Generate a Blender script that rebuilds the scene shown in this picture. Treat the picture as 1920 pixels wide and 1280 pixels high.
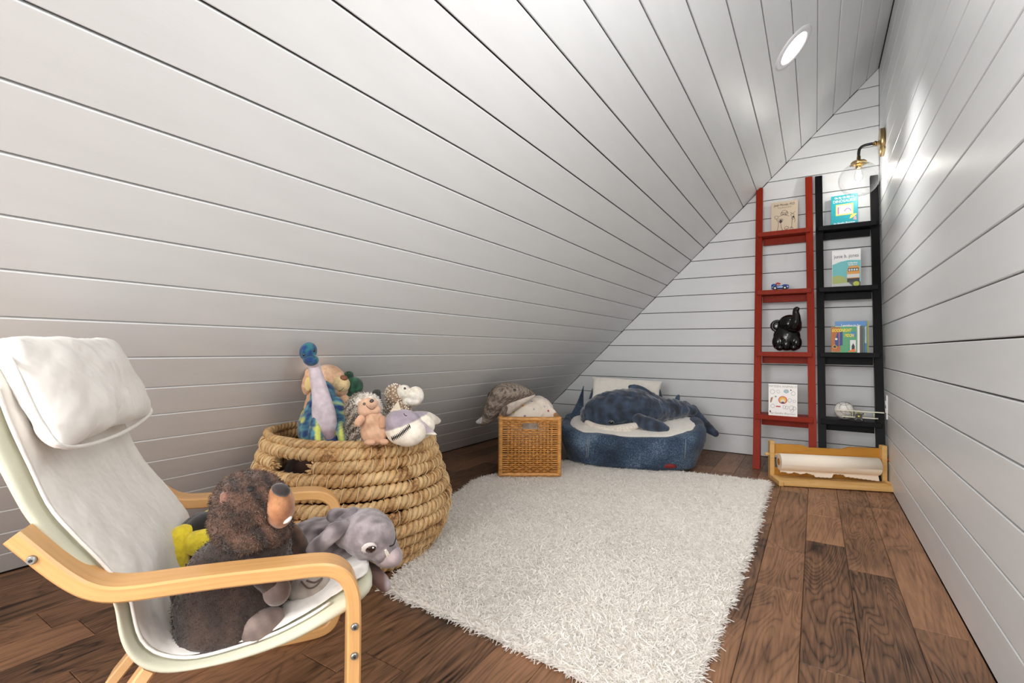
import bpy, bmesh, math, random
import numpy as np
from mathutils import Vector, Matrix, Euler
random.seed(7); RNG = np.random.default_rng(7)
S = bpy.context.scene
for o in list(bpy.data.objects): bpy.data.objects.remove(o)
COL = S.collection
# ---------------------------------------------------------------- camera
CAM = np.array([-.35895, -3.98176, .77298]); FPX = 907.0216
YAW, PIT, ROL = math.radians(-32.1083), math.radians(.837), math.radians(.466)
_f = np.array([math.sin(YAW)*math.cos(PIT), math.cos(YAW)*math.cos(PIT), math.sin(PIT)])
_r0 = np.array([math.cos(YAW), -math.sin(YAW), 0]); _u0 = np.cross(_r0, _f)
_r = _r0*math.cos(ROL)+_u0*math.sin(ROL); _u = -_r0*math.sin(ROL)+_u0*math.cos(ROL)
cd = bpy.data.cameras.new('camera'); cam = bpy.data.objects.new('camera', cd); COL.objects.link(cam)
cd.sensor_width = 36; cd.lens = FPX/1920*36; cd.clip_start = .02
cam.matrix_world = Matrix(((_r[0], _u[0], -_f[0], CAM[0]), (_r[1], _u[1], -_f[1], CAM[1]), (_r[2], _u[2], -_f[2], CAM[2]), (0, 0, 0, 1)))
S.camera = cam
S.view_settings.view_transform = 'Standard'; S.view_settings.look = 'None'
S.view_settings.gamma = 1; S.view_settings.use_curve_mapping = False
S.view_settings.exposure = .12
S.cycles.use_denoising = True
S.cycles.max_bounces = 10; S.cycles.diffuse_bounces = 6; S.cycles.transparent_max_bounces = 12
S.cycles.sample_clamp_indirect = 4
S.cycles.caustics_reflective = False; S.cycles.caustics_refractive = False
# ---------------------------------------------------------------- world + added fill lights out of view
wd = bpy.data.worlds.new('world'); S.world = wd; wd.use_nodes = True
wd.node_tree.nodes['Background'].inputs[0].default_value = (.8, .85, .9, 1)
wd.node_tree.nodes['Background'].inputs[1].default_value = .15
def area(name, loc, tgt, size, power, col=(1, .985, .96), sy=None, shape=None):
    l = bpy.data.lights.new(name, 'AREA'); l.energy = power; l.color = col
    l.shape = shape or ('RECTANGLE' if sy else 'SQUARE'); l.size = size
    if sy: l.size_y = sy
    o = bpy.data.objects.new(name, l); COL.objects.link(o); o.location = loc
    o.rotation_euler = (Vector(tgt)-Vector(loc)).to_track_quat('-Z', 'Y').to_euler()
    return o
COOL = (1, .992, .98)
area('rear_fill', (-1.15, -6.2, 1.05), (-.9, -2.5, .7), 2.0, 85, COOL, 1.6)  # added soft fill behind the viewpoint, not an actual doorway
area('right_rear_fill', (-.06, -5.2, 1.25), (-2.0, -4.0, 1.2), 1.6, 10, COOL, 1.9)  # added fill by the right wall to brighten the slope; no hallway there
area('low_slope_fill', (-1.25, -4.75, 1.36), (-.1, -3.6, .45), .5, 22, COOL)  # added soft fill behind the viewpoint, brightens the lower right wall
area('side_fill', (-.06, -3.15, 1.5), (-2.2, -1.3, .95), .9, 17, COOL, .9)  # added fill just out of view at the right, lights the sloping side
# ---------------------------------------------------------------- geometry helpers
W = 2.689156; PHI = math.radians(44.63286); PW = .13164; H = .1333; HK = .00588
CP, SP = math.cos(PHI), math.sin(PHI)
def ray(x, y): return _f+(x-960)/FPX*_r+(640-y)/FPX*_u
def on_z(x, y, z=0.): d = ray(x, y); return CAM+(z-CAM[2])/d[2]*d
def on_y(x, y, Y): d = ray(x, y); return CAM+(Y-CAM[1])/d[1]*d
def on_x(x, y, X): d = ray(x, y); return CAM+(X-CAM[0])/d[0]*d
def at_depth(x, y, D): return CAM+ray(x, y)*D
def tag(o, label=None, cat=None, group=None, kind=None):
    if label: o['label'] = label
    if cat: o['category'] = cat
    if group: o['group'] = group
    if kind: o['kind'] = kind
    return o
def empty(name, loc, rz=0., label=None, cat=None, group=None, rot=None):
    o = bpy.data.objects.new(name, None); COL.objects.link(o); o.location = loc
    o.rotation_euler = rot or (0, 0, rz); o.empty_display_size = .05
    return tag(o, label, cat, group)
def link(name, me, mat=None, parent=None, loc=None, rot=None):
    o = bpy.data.objects.new(name, me); COL.objects.link(o)
    if mat is not None and not me.materials: me.materials.append(mat)
    if parent is not None: o.parent = parent
    if loc is not None: o.location = loc
    if rot is not None: o.rotation_euler = rot
    return o
def smooth(me, on=True):
    me.polygons.foreach_set('use_smooth', [on]*len(me.polygons)); me.update()
def npmesh(name, V, F, sm=False):
    V = np.asarray(V, np.float32); F = np.asarray(F, np.int32); n = F.shape[1]
    me = bpy.data.meshes.new(name); me.vertices.add(len(V)); me.vertices.foreach_set('co', V.ravel())
    me.loops.add(F.size); me.loops.foreach_set('vertex_index', F.ravel())
    me.polygons.add(len(F)); me.polygons.foreach_set('loop_start', np.arange(len(F), dtype=np.int32)*n)
    me.polygons.foreach_set('loop_total', np.full(len(F), n, np.int32))
    me.update(calc_edges=True); me.validate()
    if sm: smooth(me)
    return me
def bmmesh(name, bm, sm=False):
    me = bpy.data.meshes.new(name); bmesh.ops.recalc_face_normals(bm, faces=bm.faces); bm.to_mesh(me); bm.free()
    if sm: smooth(me)
    return me
def box_bm(bm, x0, x1, y0, y1, z0, z1, bev=0., M=None):
    r = bmesh.ops.create_cube(bm, size=1)
    vs = r['verts']
    for v in vs:
        v.co = Vector((x0+(v.co.x+.5)*(x1-x0), y0+(v.co.y+.5)*(y1-y0), z0+(v.co.z+.5)*(z1-z0)))
    if bev > 0:
        es = list({e for v in vs for e in v.link_edges})
        g = bmesh.ops.bevel(bm, geom=es, offset=bev, segments=2, affect='EDGES', profile=.6)
        vs = list({v for f in g['faces'] for v in f.verts} | {v for v in vs if v.is_valid})
    if M is not None: bmesh.ops.transform(bm, matrix=M, verts=vs)
    return vs
def box(name, x0, x1, y0, y1, z0, z1, mat, parent=None, bev=.001, M=None, loc=None, rot=None):
    bm = bmesh.new(); box_bm(bm, x0, x1, y0, y1, z0, z1, bev, M)
    return link(name, bmmesh(name, bm), mat, parent, loc, rot)
def slab(name, quad, mapf, th=.013, ch=.0016, mat=None, parent=None, rnd=0):
    """board from a 2D polygon; mapf(u, v, depth) gives the point; chamfered front edge"""
    q = np.array(quad, float); c = q.mean(0); n = len(q)
    ins = []
    for i in range(n):
        a, b, d = q[i-1], q[i], q[(i+1) % n]
        e1 = (b-a)/np.linalg.norm(b-a); e2 = (d-b)/np.linalg.norm(d-b)
        n1 = np.array([-e1[1], e1[0]]); n2 = np.array([-e2[1], e2[0]])
        m = (n1+n2); m = m/max(.4, (m@n1)); ins.append(b+m*ch)
    ins = np.array(ins)
    V = [mapf(*p, 0) for p in ins]+[mapf(*p, ch) for p in q]+[mapf(*p, th) for p in q]
    V = np.array(V); o = V.mean(0)
    me = bpy.data.meshes.new(name)
    F = [list(range(n))]+[[i, (i+1) % n, n+(i+1) % n, n+i] for i in range(n)]+[[n+i, n+(i+1) % n, 2*n+(i+1) % n, 2*n+i] for i in range(n)]+[[2*n+i for i in range(n)][::-1]]
    me.from_pydata([tuple(v-o) for v in V], [], F)
    bm = bmesh.new(); bm.from_mesh(me); bmesh.ops.recalc_face_normals(bm, faces=bm.faces); bm.to_mesh(me); bm.free()
    return link(name, me, mat, parent, tuple(o))
def cyl_bm(bm, p0, p1, r0, r1=None, seg=16, caps=True):
    r1 = r0 if r1 is None else r1
    p0, p1 = Vector(p0), Vector(p1); d = p1-p0
    M = Matrix.Translation((p0+p1)/2) @ d.to_track_quat('Z', 'Y').to_matrix().to_4x4()
    bmesh.ops.create_cone(bm, cap_ends=caps, segments=seg, radius1=r0, radius2=r1, depth=d.length, matrix=M)
def cyl(name, p0, p1, r0, mat, parent=None, r1=None, seg=16):
    bm = bmesh.new(); cyl_bm(bm, p0, p1, r0, r1, seg); me = bmmesh(name, bm)
    for p in me.polygons: p.use_smooth = len(p.vertices) == 4
    return link(name, me, mat, parent)
def catmull(P, n=8, closed=False):
    P = np.array(P, float); N = len(P); out = []
    for i in range(N if closed else N-1):
        a = P[(i-1) % N] if closed else P[max(i-1, 0)]; b = P[i]; c = P[(i+1) % N]
        d = P[(i+2) % N] if closed else P[min(i+2, N-1)]
        for k in range(n):
            t = k/n; out.append(.5*((2*b)+(-a+c)*t+(2*a-5*b+4*c-d)*t*t+(-a+3*b-3*c+d)*t**3))
    if not closed: out.append(P[-1])
    return np.array(out)
def resample(P, n):
    P = np.array(P, float); L = np.r_[0, np.cumsum(np.linalg.norm(np.diff(P, axis=0), axis=1))]
    t = np.linspace(0, L[-1], n); return np.stack([np.interp(t, L, P[:, k]) for k in range(P.shape[1])], 1)
def tube_np(P, r, seg=6, closed=False, twist=0., prof=None):
    """tube along points; r scalar/array; prof(angle, i/n)->radius factor"""
    P = np.array(P, float); n = len(P); r = np.broadcast_to(np.array(r, float), (n,))
    T = np.gradient(P, axis=0) if not closed else (np.roll(P, -1, 0)-np.roll(P, 1, 0))
    T /= np.linalg.norm(T, axis=1)[:, None]+1e-12
    up = np.array([0, 0, 1.]); 
    if abs(T[:, 2]).mean() > .85: up = np.array([0, 1., 0])
    A = np.cross(T, up); A /= np.linalg.norm(A, axis=1)[:, None]+1e-12
    B = np.cross(A, T); V = []
    a = np.arange(seg)/seg*2*np.pi
    for i in range(n):
        aa = a+twist*i
        rr = r[i]*(prof(aa, a, i) if prof else 1.)
        V.append(P[i]+(np.cos(a)*rr)[:, None]*A[i]+(np.sin(a)*rr)[:, None]*B[i])
    V = np.concatenate(V); F = []
    for i in range(n if closed else n-1):
        j = (i+1) % n
        for k in range(seg): F.append((i*seg+k, i*seg+(k+1) % seg, j*seg+(k+1) % seg, j*seg+k))
    if not closed:
        V = np.vstack([V, P[0], P[-1]]); c0 = len(V)-2
        for k in range(seg):
            F.append((c0, (k+1) % seg, k, k)); F.append((c0+1, (n-1)*seg+k, (n-1)*seg+(k+1) % seg, (n-1)*seg+(k+1) % seg))
    return V, F
def faces_mesh(name, V, F, sm=True):
    me = bpy.data.meshes.new(name)
    me.from_pydata([tuple(v) for v in V], [], [tuple(dict.fromkeys(int(i) for i in f)) for f in F]); 
    if sm: smooth(me)
    return me
def tube(name, P, r, mat, parent=None, seg=8, closed=False, **k):
    V, F = tube_np(P, r, seg, closed, **k); return link(name, faces_mesh(name, V, F), mat, parent)
def join_np(parts):
    Vs, Fs, n = [], [], 0
    for V, F in parts:
        Vs.append(np.asarray(V)); Fs += [tuple(i+n for i in f) for f in F]; n += len(V)
    return np.concatenate(Vs), Fs
def strip_bend(name, path, y0, y1, th, mat, parent, n=6, ch=.003):
    """bent lamination: path in (x,z), width y0..y1, thickness th"""
    P = catmull(path, n); T = np.gradient(P, axis=0); T /= np.linalg.norm(T, axis=1)[:, None]
    N = np.stack([-T[:, 1], T[:, 0]], 1); h = th/2
    sec = [(y0+ch, -h), (y1-ch, -h), (y1, -h+ch), (y1, h-ch), (y1-ch, h), (y0+ch, h), (y0, h-ch), (y0, -h+ch)]
    V = []; m = len(sec)
    for p, nn in zip(P, N):
        for y, d in sec: V.append((p[0]+nn[0]*d, y, p[1]+nn[1]*d))
    F = [(i*m+k, i*m+(k+1) % m, (i+1)*m+(k+1) % m, (i+1)*m+k) for i in range(len(P)-1) for k in range(m)]
    F += [tuple(range(m))[::-1], tuple((len(P)-1)*m+k for k in range(m))]
    me = bpy.data.meshes.new(name); me.from_pydata(V, [], F)
    bm = bmesh.new(); bm.from_mesh(me); bmesh.ops.recalc_face_normals(bm, faces=bm.faces); bm.to_mesh(me); bm.free()
    # one UV along the strip for the grain
    uv = me.uv_layers.new(name='UVMap'); L = np.r_[0, np.cumsum(np.linalg.norm(np.diff(P, axis=0), axis=1))]
    for lp in me.loops:
        i, k = divmod(lp.vertex_index, m); uv.data[lp.index].uv = (L[min(i, len(L)-1)], sec[k][0]+sec[k][1]*1.3)
    return link(name, me, mat, parent)
# ---------------------------------------------------------------- organic helpers
def rescale(e, k, base=None):
    """move and size a finished thing about the viewpoint; base = local height that becomes the floor"""
    o = np.array(e.location); n = CAM+(o-CAM)*k; dz = 0.
    if base is not None: dz = -base*k; n[2] = 0.
    e.location = tuple(n); done = set(); T = Matrix.Translation((0, 0, dz)) @ Matrix.Scale(k, 4)
    for c in e.children_recursive:
        if c.type == 'MESH' and c.data.name not in done: done.add(c.data.name); c.data.transform(T)
class Frame:
    """a place in the room turned to face the middle of the room; p() gives its own local coordinates"""
    def __init__(s, world):
        s.o = np.array(world, float); d = s.o-CAM; s.a = math.atan2(-d[0], d[1]); 
        s.ex = np.array([math.cos(s.a), math.sin(s.a), 0]); s.ey = np.array([-math.sin(s.a), math.cos(s.a), 0])
    def p(s, x, y, dy=0.):
        d = ray(x, y); T = (dy-s.ey@(CAM-s.o))/(s.ey@d); X = CAM+T*d-s.o
        return np.array([s.ex@X, dy, X[2]])
    def m(s, px, dy=0.):
        return px*float(s.ey@(s.o-CAM)+dy)/FPX
    def empty(s, name, label, cat, group=None):
        return empty(name, tuple(s.o), s.a, label, cat, group)
_ico = {}
def ico(sub):
    if sub not in _ico:
        bm = bmesh.new(); bmesh.ops.create_icosphere(bm, subdivisions=sub, radius=1)
        bm.verts.ensure_lookup_table(); _ico[sub] = (np.array([v.co[:] for v in bm.verts]), np.array([[v.index for v in f.verts] for f in bm.faces])); bm.free()
    return _ico[sub]
def rotm(rx, ry, rz): return np.array(Euler((math.radians(rx), math.radians(ry), math.radians(rz))).to_matrix())
def ellip(c, r, rot=(0, 0, 0), sub=3):
    V, F = ico(sub); return (V*np.array(r)) @ rotm(*rot).T+np.array(c), F
def chainparts(pts, flat=1.):
    """pts: (x,y,z,r) -> spheres along a smooth path"""
    P = catmull(pts, 10); out = []; last = None
    for p in P:
        if last is None or np.linalg.norm(p[:3]-last[:3]) > .3*p[3]:
            out.append(ellip(p[:3], (p[3], p[3]*flat, p[3]), sub=2)); last = p
    out.append(ellip(P[-1][:3], (P[-1][3], P[-1][3]*flat, P[-1][3]), sub=2)); return out
def evaluated(me, mods):
    o = bpy.data.objects.new('tmp', me); COL.objects.link(o)
    for t, kw in mods:
        m = o.modifiers.new(t, t)
        for k, v in kw.items(): setattr(m, k, v)
    dg = bpy.context.evaluated_depsgraph_get(); dg.update()
    r = bpy.data.meshes.new_from_object(o.evaluated_get(dg)); bpy.data.objects.remove(o); return r
def cloudtex(scale):
    n = 'clouds%g' % scale
    if n not in bpy.data.textures:
        t = bpy.data.textures.new(n, 'CLOUDS'); t.noise_scale = scale; t.noise_depth = 2
    return bpy.data.textures[n]
def blob(name, parts, mat, parent=None, vox=.004, it=6, col=None, disp=0., dscale=.03, dec=None):
    V, F = join_np(parts); me = bpy.data.meshes.new(name); me.from_pydata(V.tolist(), [], [tuple(map(int, f)) for f in F])
    mods = [('REMESH', dict(mode='VOXEL', voxel_size=vox)), ('SMOOTH', dict(factor=.6, iterations=it))]
    if disp: mods.append(('DISPLACE', dict(texture=cloudtex(dscale), strength=disp, mid_level=.5)))
    if dec: mods.append(('DECIMATE', dict(ratio=dec)))
    r = evaluated(me, mods); r.name = name; r.materials.clear(); smooth(r)
    if col is not None: paint(r, col)
    return link(name, r, mat, parent)
def paint(me, col):
    n = len(me.vertices); P = np.zeros(n*3, np.float32); me.vertices.foreach_get('co', P); P = P.reshape(-1, 3)
    C = np.ones((n, 4), np.float32); C[:, :3] = col(P)
    a = me.color_attributes.new('Col', 'FLOAT_COLOR', 'POINT'); a.data.foreach_set('color', C.ravel())
def verts_of(me):
    P = np.zeros(len(me.vertices)*3, np.float32); me.vertices.foreach_get('co', P); return P.reshape(-1, 3)
def tufts(name, me, n, length, width, mat, parent, lean=.5, keep=None, col=None, droop=0., dirn=None):
    """fibre tufts on a mesh surface: tapered bent blades, one object"""
    n0 = len(me.polygons); C = np.zeros(n0*3); me.polygons.foreach_get('center', C); C = C.reshape(-1, 3)
    N = np.zeros(n0*3); me.polygons.foreach_get('normal', N); N = N.reshape(-1, 3)
    A = np.zeros(n0); me.polygons.foreach_get('area', A)
    if keep is not None: A = A*keep(C, N)
    i = RNG.choice(n0, n, p=A/A.sum()); c = C[i]+RNG.normal(size=(n, 3))*np.sqrt(A.mean()+1e-9)*.5; nn = N[i]
    d = nn+RNG.normal(size=(n, 3))*lean
    if dirn is not None: d = d+np.array(dirn)
    d /= np.linalg.norm(d, axis=1)[:, None]
    s = np.cross(d, RNG.normal(size=(n, 3))); s /= np.linalg.norm(s, axis=1)[:, None]+1e-9
    L = length*(.7+.6*RNG.random(n))[:, None]; w = width*(.7+.6*RNG.random(n))[:, None]
    g = np.array([0, 0, -droop])
    b = c-nn*length*.08
    mid = b+d*L*.55+g*L*.2; tip = b+d*L+g*L+RNG.normal(size=(n, 3))*length*.12
    V = np.stack([b-s*w/2, b+s*w/2, mid-s*w*.45, mid+s*w*.45, tip-s*w*.12, tip+s*w*.12], 1).reshape(-1, 3)
    k = np.arange(n)[:, None]*6
    F = np.concatenate([k+np.array([0, 1, 3, 2]), k+np.array([2, 3, 5, 4])])
    m2 = npmesh(name, V, F)
    if col is not None: paint(m2, col)
    return tag(link(name, m2, mat, parent), kind='stuff')
def pad(name, c4, th, mat, parent=None, nu=20, nv=16, p=4., bulge=1., edge=.15, disp=0., dscale=.05, col=None, wob=0.):
    """stuffed cushion between four corners (00,10,11,01)"""
    c4 = [np.array(c, float) for c in c4]; nrm = np.cross(c4[1]-c4[0], c4[3]-c4[0]); nrm /= np.linalg.norm(nrm)
    V = []; F = []
    for sgn in (1, -1):
        for j in range(nv+1):
            for i in range(nu+1):
                u, v = i/nu, j/nv; a, b = abs(2*u-1), abs(2*v-1)
                q = (1-u)*(1-v)*c4[0]+u*(1-v)*c4[1]+u*v*c4[2]+(1-u)*v*c4[3]
                m = (c4[0]+c4[1]+c4[2]+c4[3])/4
                pull = 1-.06*wob*((1-a)**.5*(b**6)+(1-b)**.5*(a**6))
                q = m+(q-m)*pull
                h = (max(0, (1-a**p))*max(0, (1-b**p)))**.5
                V.append(q+nrm*sgn*th/2*(edge*0+h*bulge))
    k = (nu+1)*(nv+1)
    for s in (0, 1):
        for j in range(nv):
            for i in range(nu):
                a = s*k+j*(nu+1)+i; f = (a, a+1, a+nu+2, a+nu+1); F.append(f if s == 0 else f[::-1])
    me = bpy.data.meshes.new(name); me.from_pydata([tuple(v) for v in V], [], F)
    bm = bmesh.new(); bm.from_mesh(me); bmesh.ops.remove_doubles(bm, verts=bm.verts, dist=1e-4); bmesh.ops.recalc_face_normals(bm, faces=bm.faces); bm.to_mesh(me); bm.free()
    mods = [('SUBSURF', dict(levels=1, render_levels=1))]
    if disp: mods.append(('DISPLACE', dict(texture=cloudtex(dscale), strength=disp, mid_level=.5)))
    r = evaluated(me, mods); r.name = name; r.materials.clear(); smooth(r)
    if col is not None: paint(r, col)
    return link(name, r, mat, parent)
def loft(name, rings, mat, parent=None, seg=48, disp=0., dscale=.06, col=None, cap=True, warp=None):
    """rings: (cx,cy,z,rx,ry,n) superellipse sections"""
    V = []; F = []
    for cx, cy, z, rx, ry, n in rings:
        for k in range(seg):
            a = k/seg*2*math.pi; c, s = math.cos(a), math.sin(a)
            V.append([cx+rx*math.copysign(abs(c)**(2/n), c), cy+ry*math.copysign(abs(s)**(2/n), s), z])
    m = len(rings)
    for i in range(m-1):
        for k in range(seg): F.append((i*seg+k, i*seg+(k+1) % seg, (i+1)*seg+(k+1) % seg, (i+1)*seg+k))
    if cap: F.append(tuple(range(seg))[::-1]); F.append(tuple((m-1)*seg+k for k in range(seg)))
    V = np.array(V)
    if warp is not None: V = warp(V)
    me = bpy.data.meshes.new(name); me.from_pydata(V.tolist(), [], F)
    mods = [('SUBSURF', dict(levels=2, render_levels=2))]
    if disp: mods.append(('DISPLACE', dict(texture=cloudtex(dscale), strength=disp, mid_level=.5)))
    r = evaluated(me, mods); r.name = name; r.materials.clear(); smooth(r)
    if col is not None: paint(r, col)
    return link(name, r, mat, parent)
def lathe(name, prof, mat, parent=None, seg=32, M=None):
    V = []; F = []
    for i, (r, z) in enumerate(prof):
        for k in range(seg): a = k/seg*2*math.pi; V.append((r*math.cos(a), r*math.sin(a), z))
    for i in range(len(prof)-1):
        for k in range(seg): F.append((i*seg+k, i*seg+(k+1) % seg, (i+1)*seg+(k+1) % seg, (i+1)*seg+k))
    me = bpy.data.meshes.new(name); me.from_pydata(V, [], F)
    bm = bmesh.new(); bm.from_mesh(me); bmesh.ops.remove_doubles(bm, verts=bm.verts, dist=1e-5)
    if M is not None: bmesh.ops.transform(bm, matrix=M, verts=bm.verts)
    bmesh.ops.recalc_face_normals(bm, faces=bm.faces); bm.to_mesh(me); bm.free(); smooth(me)
    return link(name, me, mat, parent)
def sphere(name, c, r, mat, parent=None, sub=2, rot=(0, 0, 0)):
    r = (r, r, r) if np.isscalar(r) else r
    V, F = ellip(c, r, rot, sub); return link(name, faces_mesh(name, V, F), mat, parent)
def text(s, size, loc, mat, parent, rot=(math.pi/2, 0, 0), name='lettering', fit=None, sx=1., shear=0., bold=.0, align='CENTER'):
    c = bpy.data.curves.new('t', 'FONT'); c.body = s; c.size = size; c.align_x = align; c.align_y = 'CENTER'
    c.extrude = .0002; c.shear = shear; c.offset = bold; c.resolution_u = 2
    o = bpy.data.objects.new('t', c); COL.objects.link(o); dg = bpy.context.evaluated_depsgraph_get(); dg.update()
    me = bpy.data.meshes.new_from_object(o.evaluated_get(dg)); bpy.data.objects.remove(o); me.materials.clear(); me.name = name
    if fit: xs = verts_of(me)[:, 0]; sx = fit/(xs.max()-xs.min())
    me.transform(Matrix.Diagonal((sx, 1, 1, 1)))
    return link(name, me, mat, parent, loc, rot)
# ---------------------------------------------------------------- materials
def srgb(r, g, b):
    f = lambda c: (c/255/12.92 if c/255 <= .04045 else ((c/255+.055)/1.055)**2.4)
    return (f(r), f(g), f(b))
_m = {}
def mk(name):
    m = bpy.data.materials.new(name); m.use_nodes = True; nt = m.node_tree
    return m, nt, nt.nodes['Principled BSDF']
def nd(nt, t, **kw):
    n = nt.nodes.new(t)
    for k, v in kw.items():
        if isinstance(k, str) and hasattr(n, k): setattr(n, k, v)
    return n
def mat(name, col, rough=.6, var=0., vscale=20., bump=0., bscale=200., bdist=.002, trans=0., metal=0., sheen=0., spec=.5, attr=False, stretch=None, coat=0., emit=None, detail=4.):
    if name in _m: return _m[name]
    m, nt, b = mk(name); _m[name] = m; L = nt.links
    b.inputs['Base Color'].default_value = (*col, 1); b.inputs['Roughness'].default_value = rough
    b.inputs['Metallic'].default_value = metal; b.inputs['Specular IOR Level'].default_value = spec
    b.inputs['Sheen Weight'].default_value = sheen; b.inputs['Sheen Roughness'].default_value = .5
    b.inputs['Coat Weight'].default_value = coat; b.inputs['Coat Roughness'].default_value = .15
    if emit: b.inputs['Emission Color'].default_value = (*col, 1); b.inputs['Emission Strength'].default_value = emit
    src = None
    tc = nd(nt, 'ShaderNodeTexCoord'); vec = tc.outputs['Object']
    if stretch:
        mp = nd(nt, 'ShaderNodeMapping'); mp.inputs['Scale'].default_value = stretch; L.new(vec, mp.inputs[0]); vec = mp.outputs[0]
    if attr:
        a = nd(nt, 'ShaderNodeAttribute', attribute_name='Col'); src = a.outputs['Color']; L.new(src, b.inputs['Base Color'])
    if var:
        n = nd(nt, 'ShaderNodeTexNoise'); n.inputs['Scale'].default_value = vscale; n.inputs['Detail'].default_value = detail
        L.new(vec, n.inputs['Vector'])
        mr = nd(nt, 'ShaderNodeMapRange'); mr.inputs['From Min'].default_value = .3; mr.inputs['From Max'].default_value = .7
        mr.inputs['To Min'].default_value = 1-var; mr.inputs['To Max'].default_value = 1+var*.6; L.new(n.outputs[0], mr.inputs[0])
        vm = nd(nt, 'ShaderNodeVectorMath', operation='SCALE')
        if src is None: vm.inputs[0].default_value = col
        else: L.new(src, vm.inputs[0])
        L.new(mr.outputs[0], vm.inputs['Scale']); L.new(vm.outputs[0], b.inputs['Base Color'])
    if bump:
        n2 = nd(nt, 'ShaderNodeTexNoise'); n2.inputs['Scale'].default_value = bscale; n2.inputs['Detail'].default_value = 3
        L.new(vec, n2.inputs['Vector']); bp = nd(nt, 'ShaderNodeBump'); bp.inputs['Strength'].default_value = bump
        bp.inputs['Distance'].default_value = bdist; L.new(n2.outputs[0], bp.inputs['Height']); L.new(bp.outputs[0], b.inputs['Normal'])
    if trans:
        t = nd(nt, 'ShaderNodeBsdfTranslucent'); t.inputs[0].default_value = (*col, 1); mx = nd(nt, 'ShaderNodeMixShader'); mx.inputs[0].default_value = trans
        L.new(b.outputs[0], mx.inputs[1]); L.new(t.outputs[0], mx.inputs[2]); L.new(mx.outputs[0], nt.nodes['Material Output'].inputs[0])
    return m
def wood(name, dark, light, sc=(30, 2.2, 30), rings=5., rough=.45, rnd=False, coat=0., uv=False, contrast=1., spec=.5, patch=.95, freq=.22, ringamp=2.):
    if name in _m: return _m[name]
    m, nt, b = mk(name); _m[name] = m; L = nt.links
    b.inputs['Roughness'].default_value = rough; b.inputs['Coat Weight'].default_value = coat; b.inputs['Specular IOR Level'].default_value = spec
    tc = nd(nt, 'ShaderNodeTexCoord'); src = tc.outputs['UV' if uv else 'Object']
    oi = nd(nt, 'ShaderNodeObjectInfo'); ad = nd(nt, 'ShaderNodeVectorMath', operation='MULTIPLY_ADD')
    L.new(oi.outputs['Random'], ad.inputs[0]); ad.inputs[1].default_value = (7, 13, 3); L.new(src, ad.inputs[2])
    mp = nd(nt, 'ShaderNodeMapping'); mp.inputs['Scale'].default_value = sc; L.new(ad.outputs[0], mp.inputs[0])
    n1 = nd(nt, 'ShaderNodeTexNoise'); n1.inputs['Scale'].default_value = freq; n1.inputs['Detail'].default_value = 2.5; n1.inputs['Distortion'].default_value = .6
    L.new(mp.outputs[0], n1.inputs['Vector'])
    mu = nd(nt, 'ShaderNodeMath', operation='MULTIPLY'); mu.inputs[1].default_value = rings*6.28*2; L.new(n1.outputs[0], mu.inputs[0])
    sn0 = nd(nt, 'ShaderNodeMath', operation='SINE'); L.new(mu.outputs[0], sn0.inputs[0])
    sn1 = nd(nt, 'ShaderNodeMath', operation='ABSOLUTE'); L.new(sn0.outputs[0], sn1.inputs[0])
    sn2 = nd(nt, 'ShaderNodeMath', operation='POWER'); sn2.inputs[1].default_value = .45; L.new(sn1.outputs[0], sn2.inputs[0])
    sn = nd(nt, 'ShaderNodeMath', operation='MULTIPLY_ADD'); sn.inputs[1].default_value = ringamp; sn.inputs[2].default_value = -.75*ringamp; L.new(sn2.outputs[0], sn.inputs[0])
    mp2 = nd(nt, 'ShaderNodeMapping'); mp2.inputs['Scale'].default_value = (sc[0]*8, sc[1]*3, sc[2]*8); L.new(ad.outputs[0], mp2.inputs[0])
    n2 = nd(nt, 'ShaderNodeTexNoise'); n2.inputs['Scale'].default_value = 1; n2.inputs['Detail'].default_value = 3; L.new(mp2.outputs[0], n2.inputs['Vector'])
    n3 = nd(nt, 'ShaderNodeTexNoise'); n3.inputs['Scale'].default_value = 3.5; n3.inputs['Detail'].default_value = 3; L.new(ad.outputs[0], n3.inputs['Vector'])
    # value = .5 + ring*.16 + (fibre-.5)*.5 + (patch-.5)*1.0
    a = nd(nt, 'ShaderNodeMath', operation='MULTIPLY_ADD'); a.inputs[1].default_value = .15*contrast; a.inputs[2].default_value = -.38*contrast+.0; L.new(sn.outputs[0], a.inputs[0])
    c = nd(nt, 'ShaderNodeMath', operation='MULTIPLY_ADD'); c.inputs[1].default_value = .7*contrast; L.new(n2.outputs[0], c.inputs[0]); L.new(a.outputs[0], c.inputs[2])
    d = nd(nt, 'ShaderNodeMath', operation='MULTIPLY_ADD'); d.inputs[1].default_value = patch*contrast; L.new(n3.outputs[0], d.inputs[0]); L.new(c.outputs[0], d.inputs[2])
    e = nd(nt, 'ShaderNodeMath', operation='ADD'); e.inputs[1].default_value = .5-(-.38+.35+patch*.5)*contrast; L.new(d.outputs[0], e.inputs[0])
    out = e
    if rnd:
        g = nd(nt, 'ShaderNodeMath', operation='MULTIPLY_ADD'); g.inputs[1].default_value = .34; L.new(oi.outputs['Random'], g.inputs[0]); L.new(e.outputs[0], g.inputs[2])
        h = nd(nt, 'ShaderNodeMath', operation='SUBTRACT'); h.inputs[1].default_value = .19; L.new(g.outputs[0], h.inputs[0]); out = h
    cr = nd(nt, 'ShaderNodeValToRGB'); cr.color_ramp.elements[0].color = (*dark, 1); cr.color_ramp.elements[1].color = (*light, 1)
    cr.color_ramp.elements[0].position = .12; cr.color_ramp.elements[1].position = .88
    L.new(out.outputs[0], cr.inputs[0]); L.new(cr.outputs[0], b.inputs['Base Color'])
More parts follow.
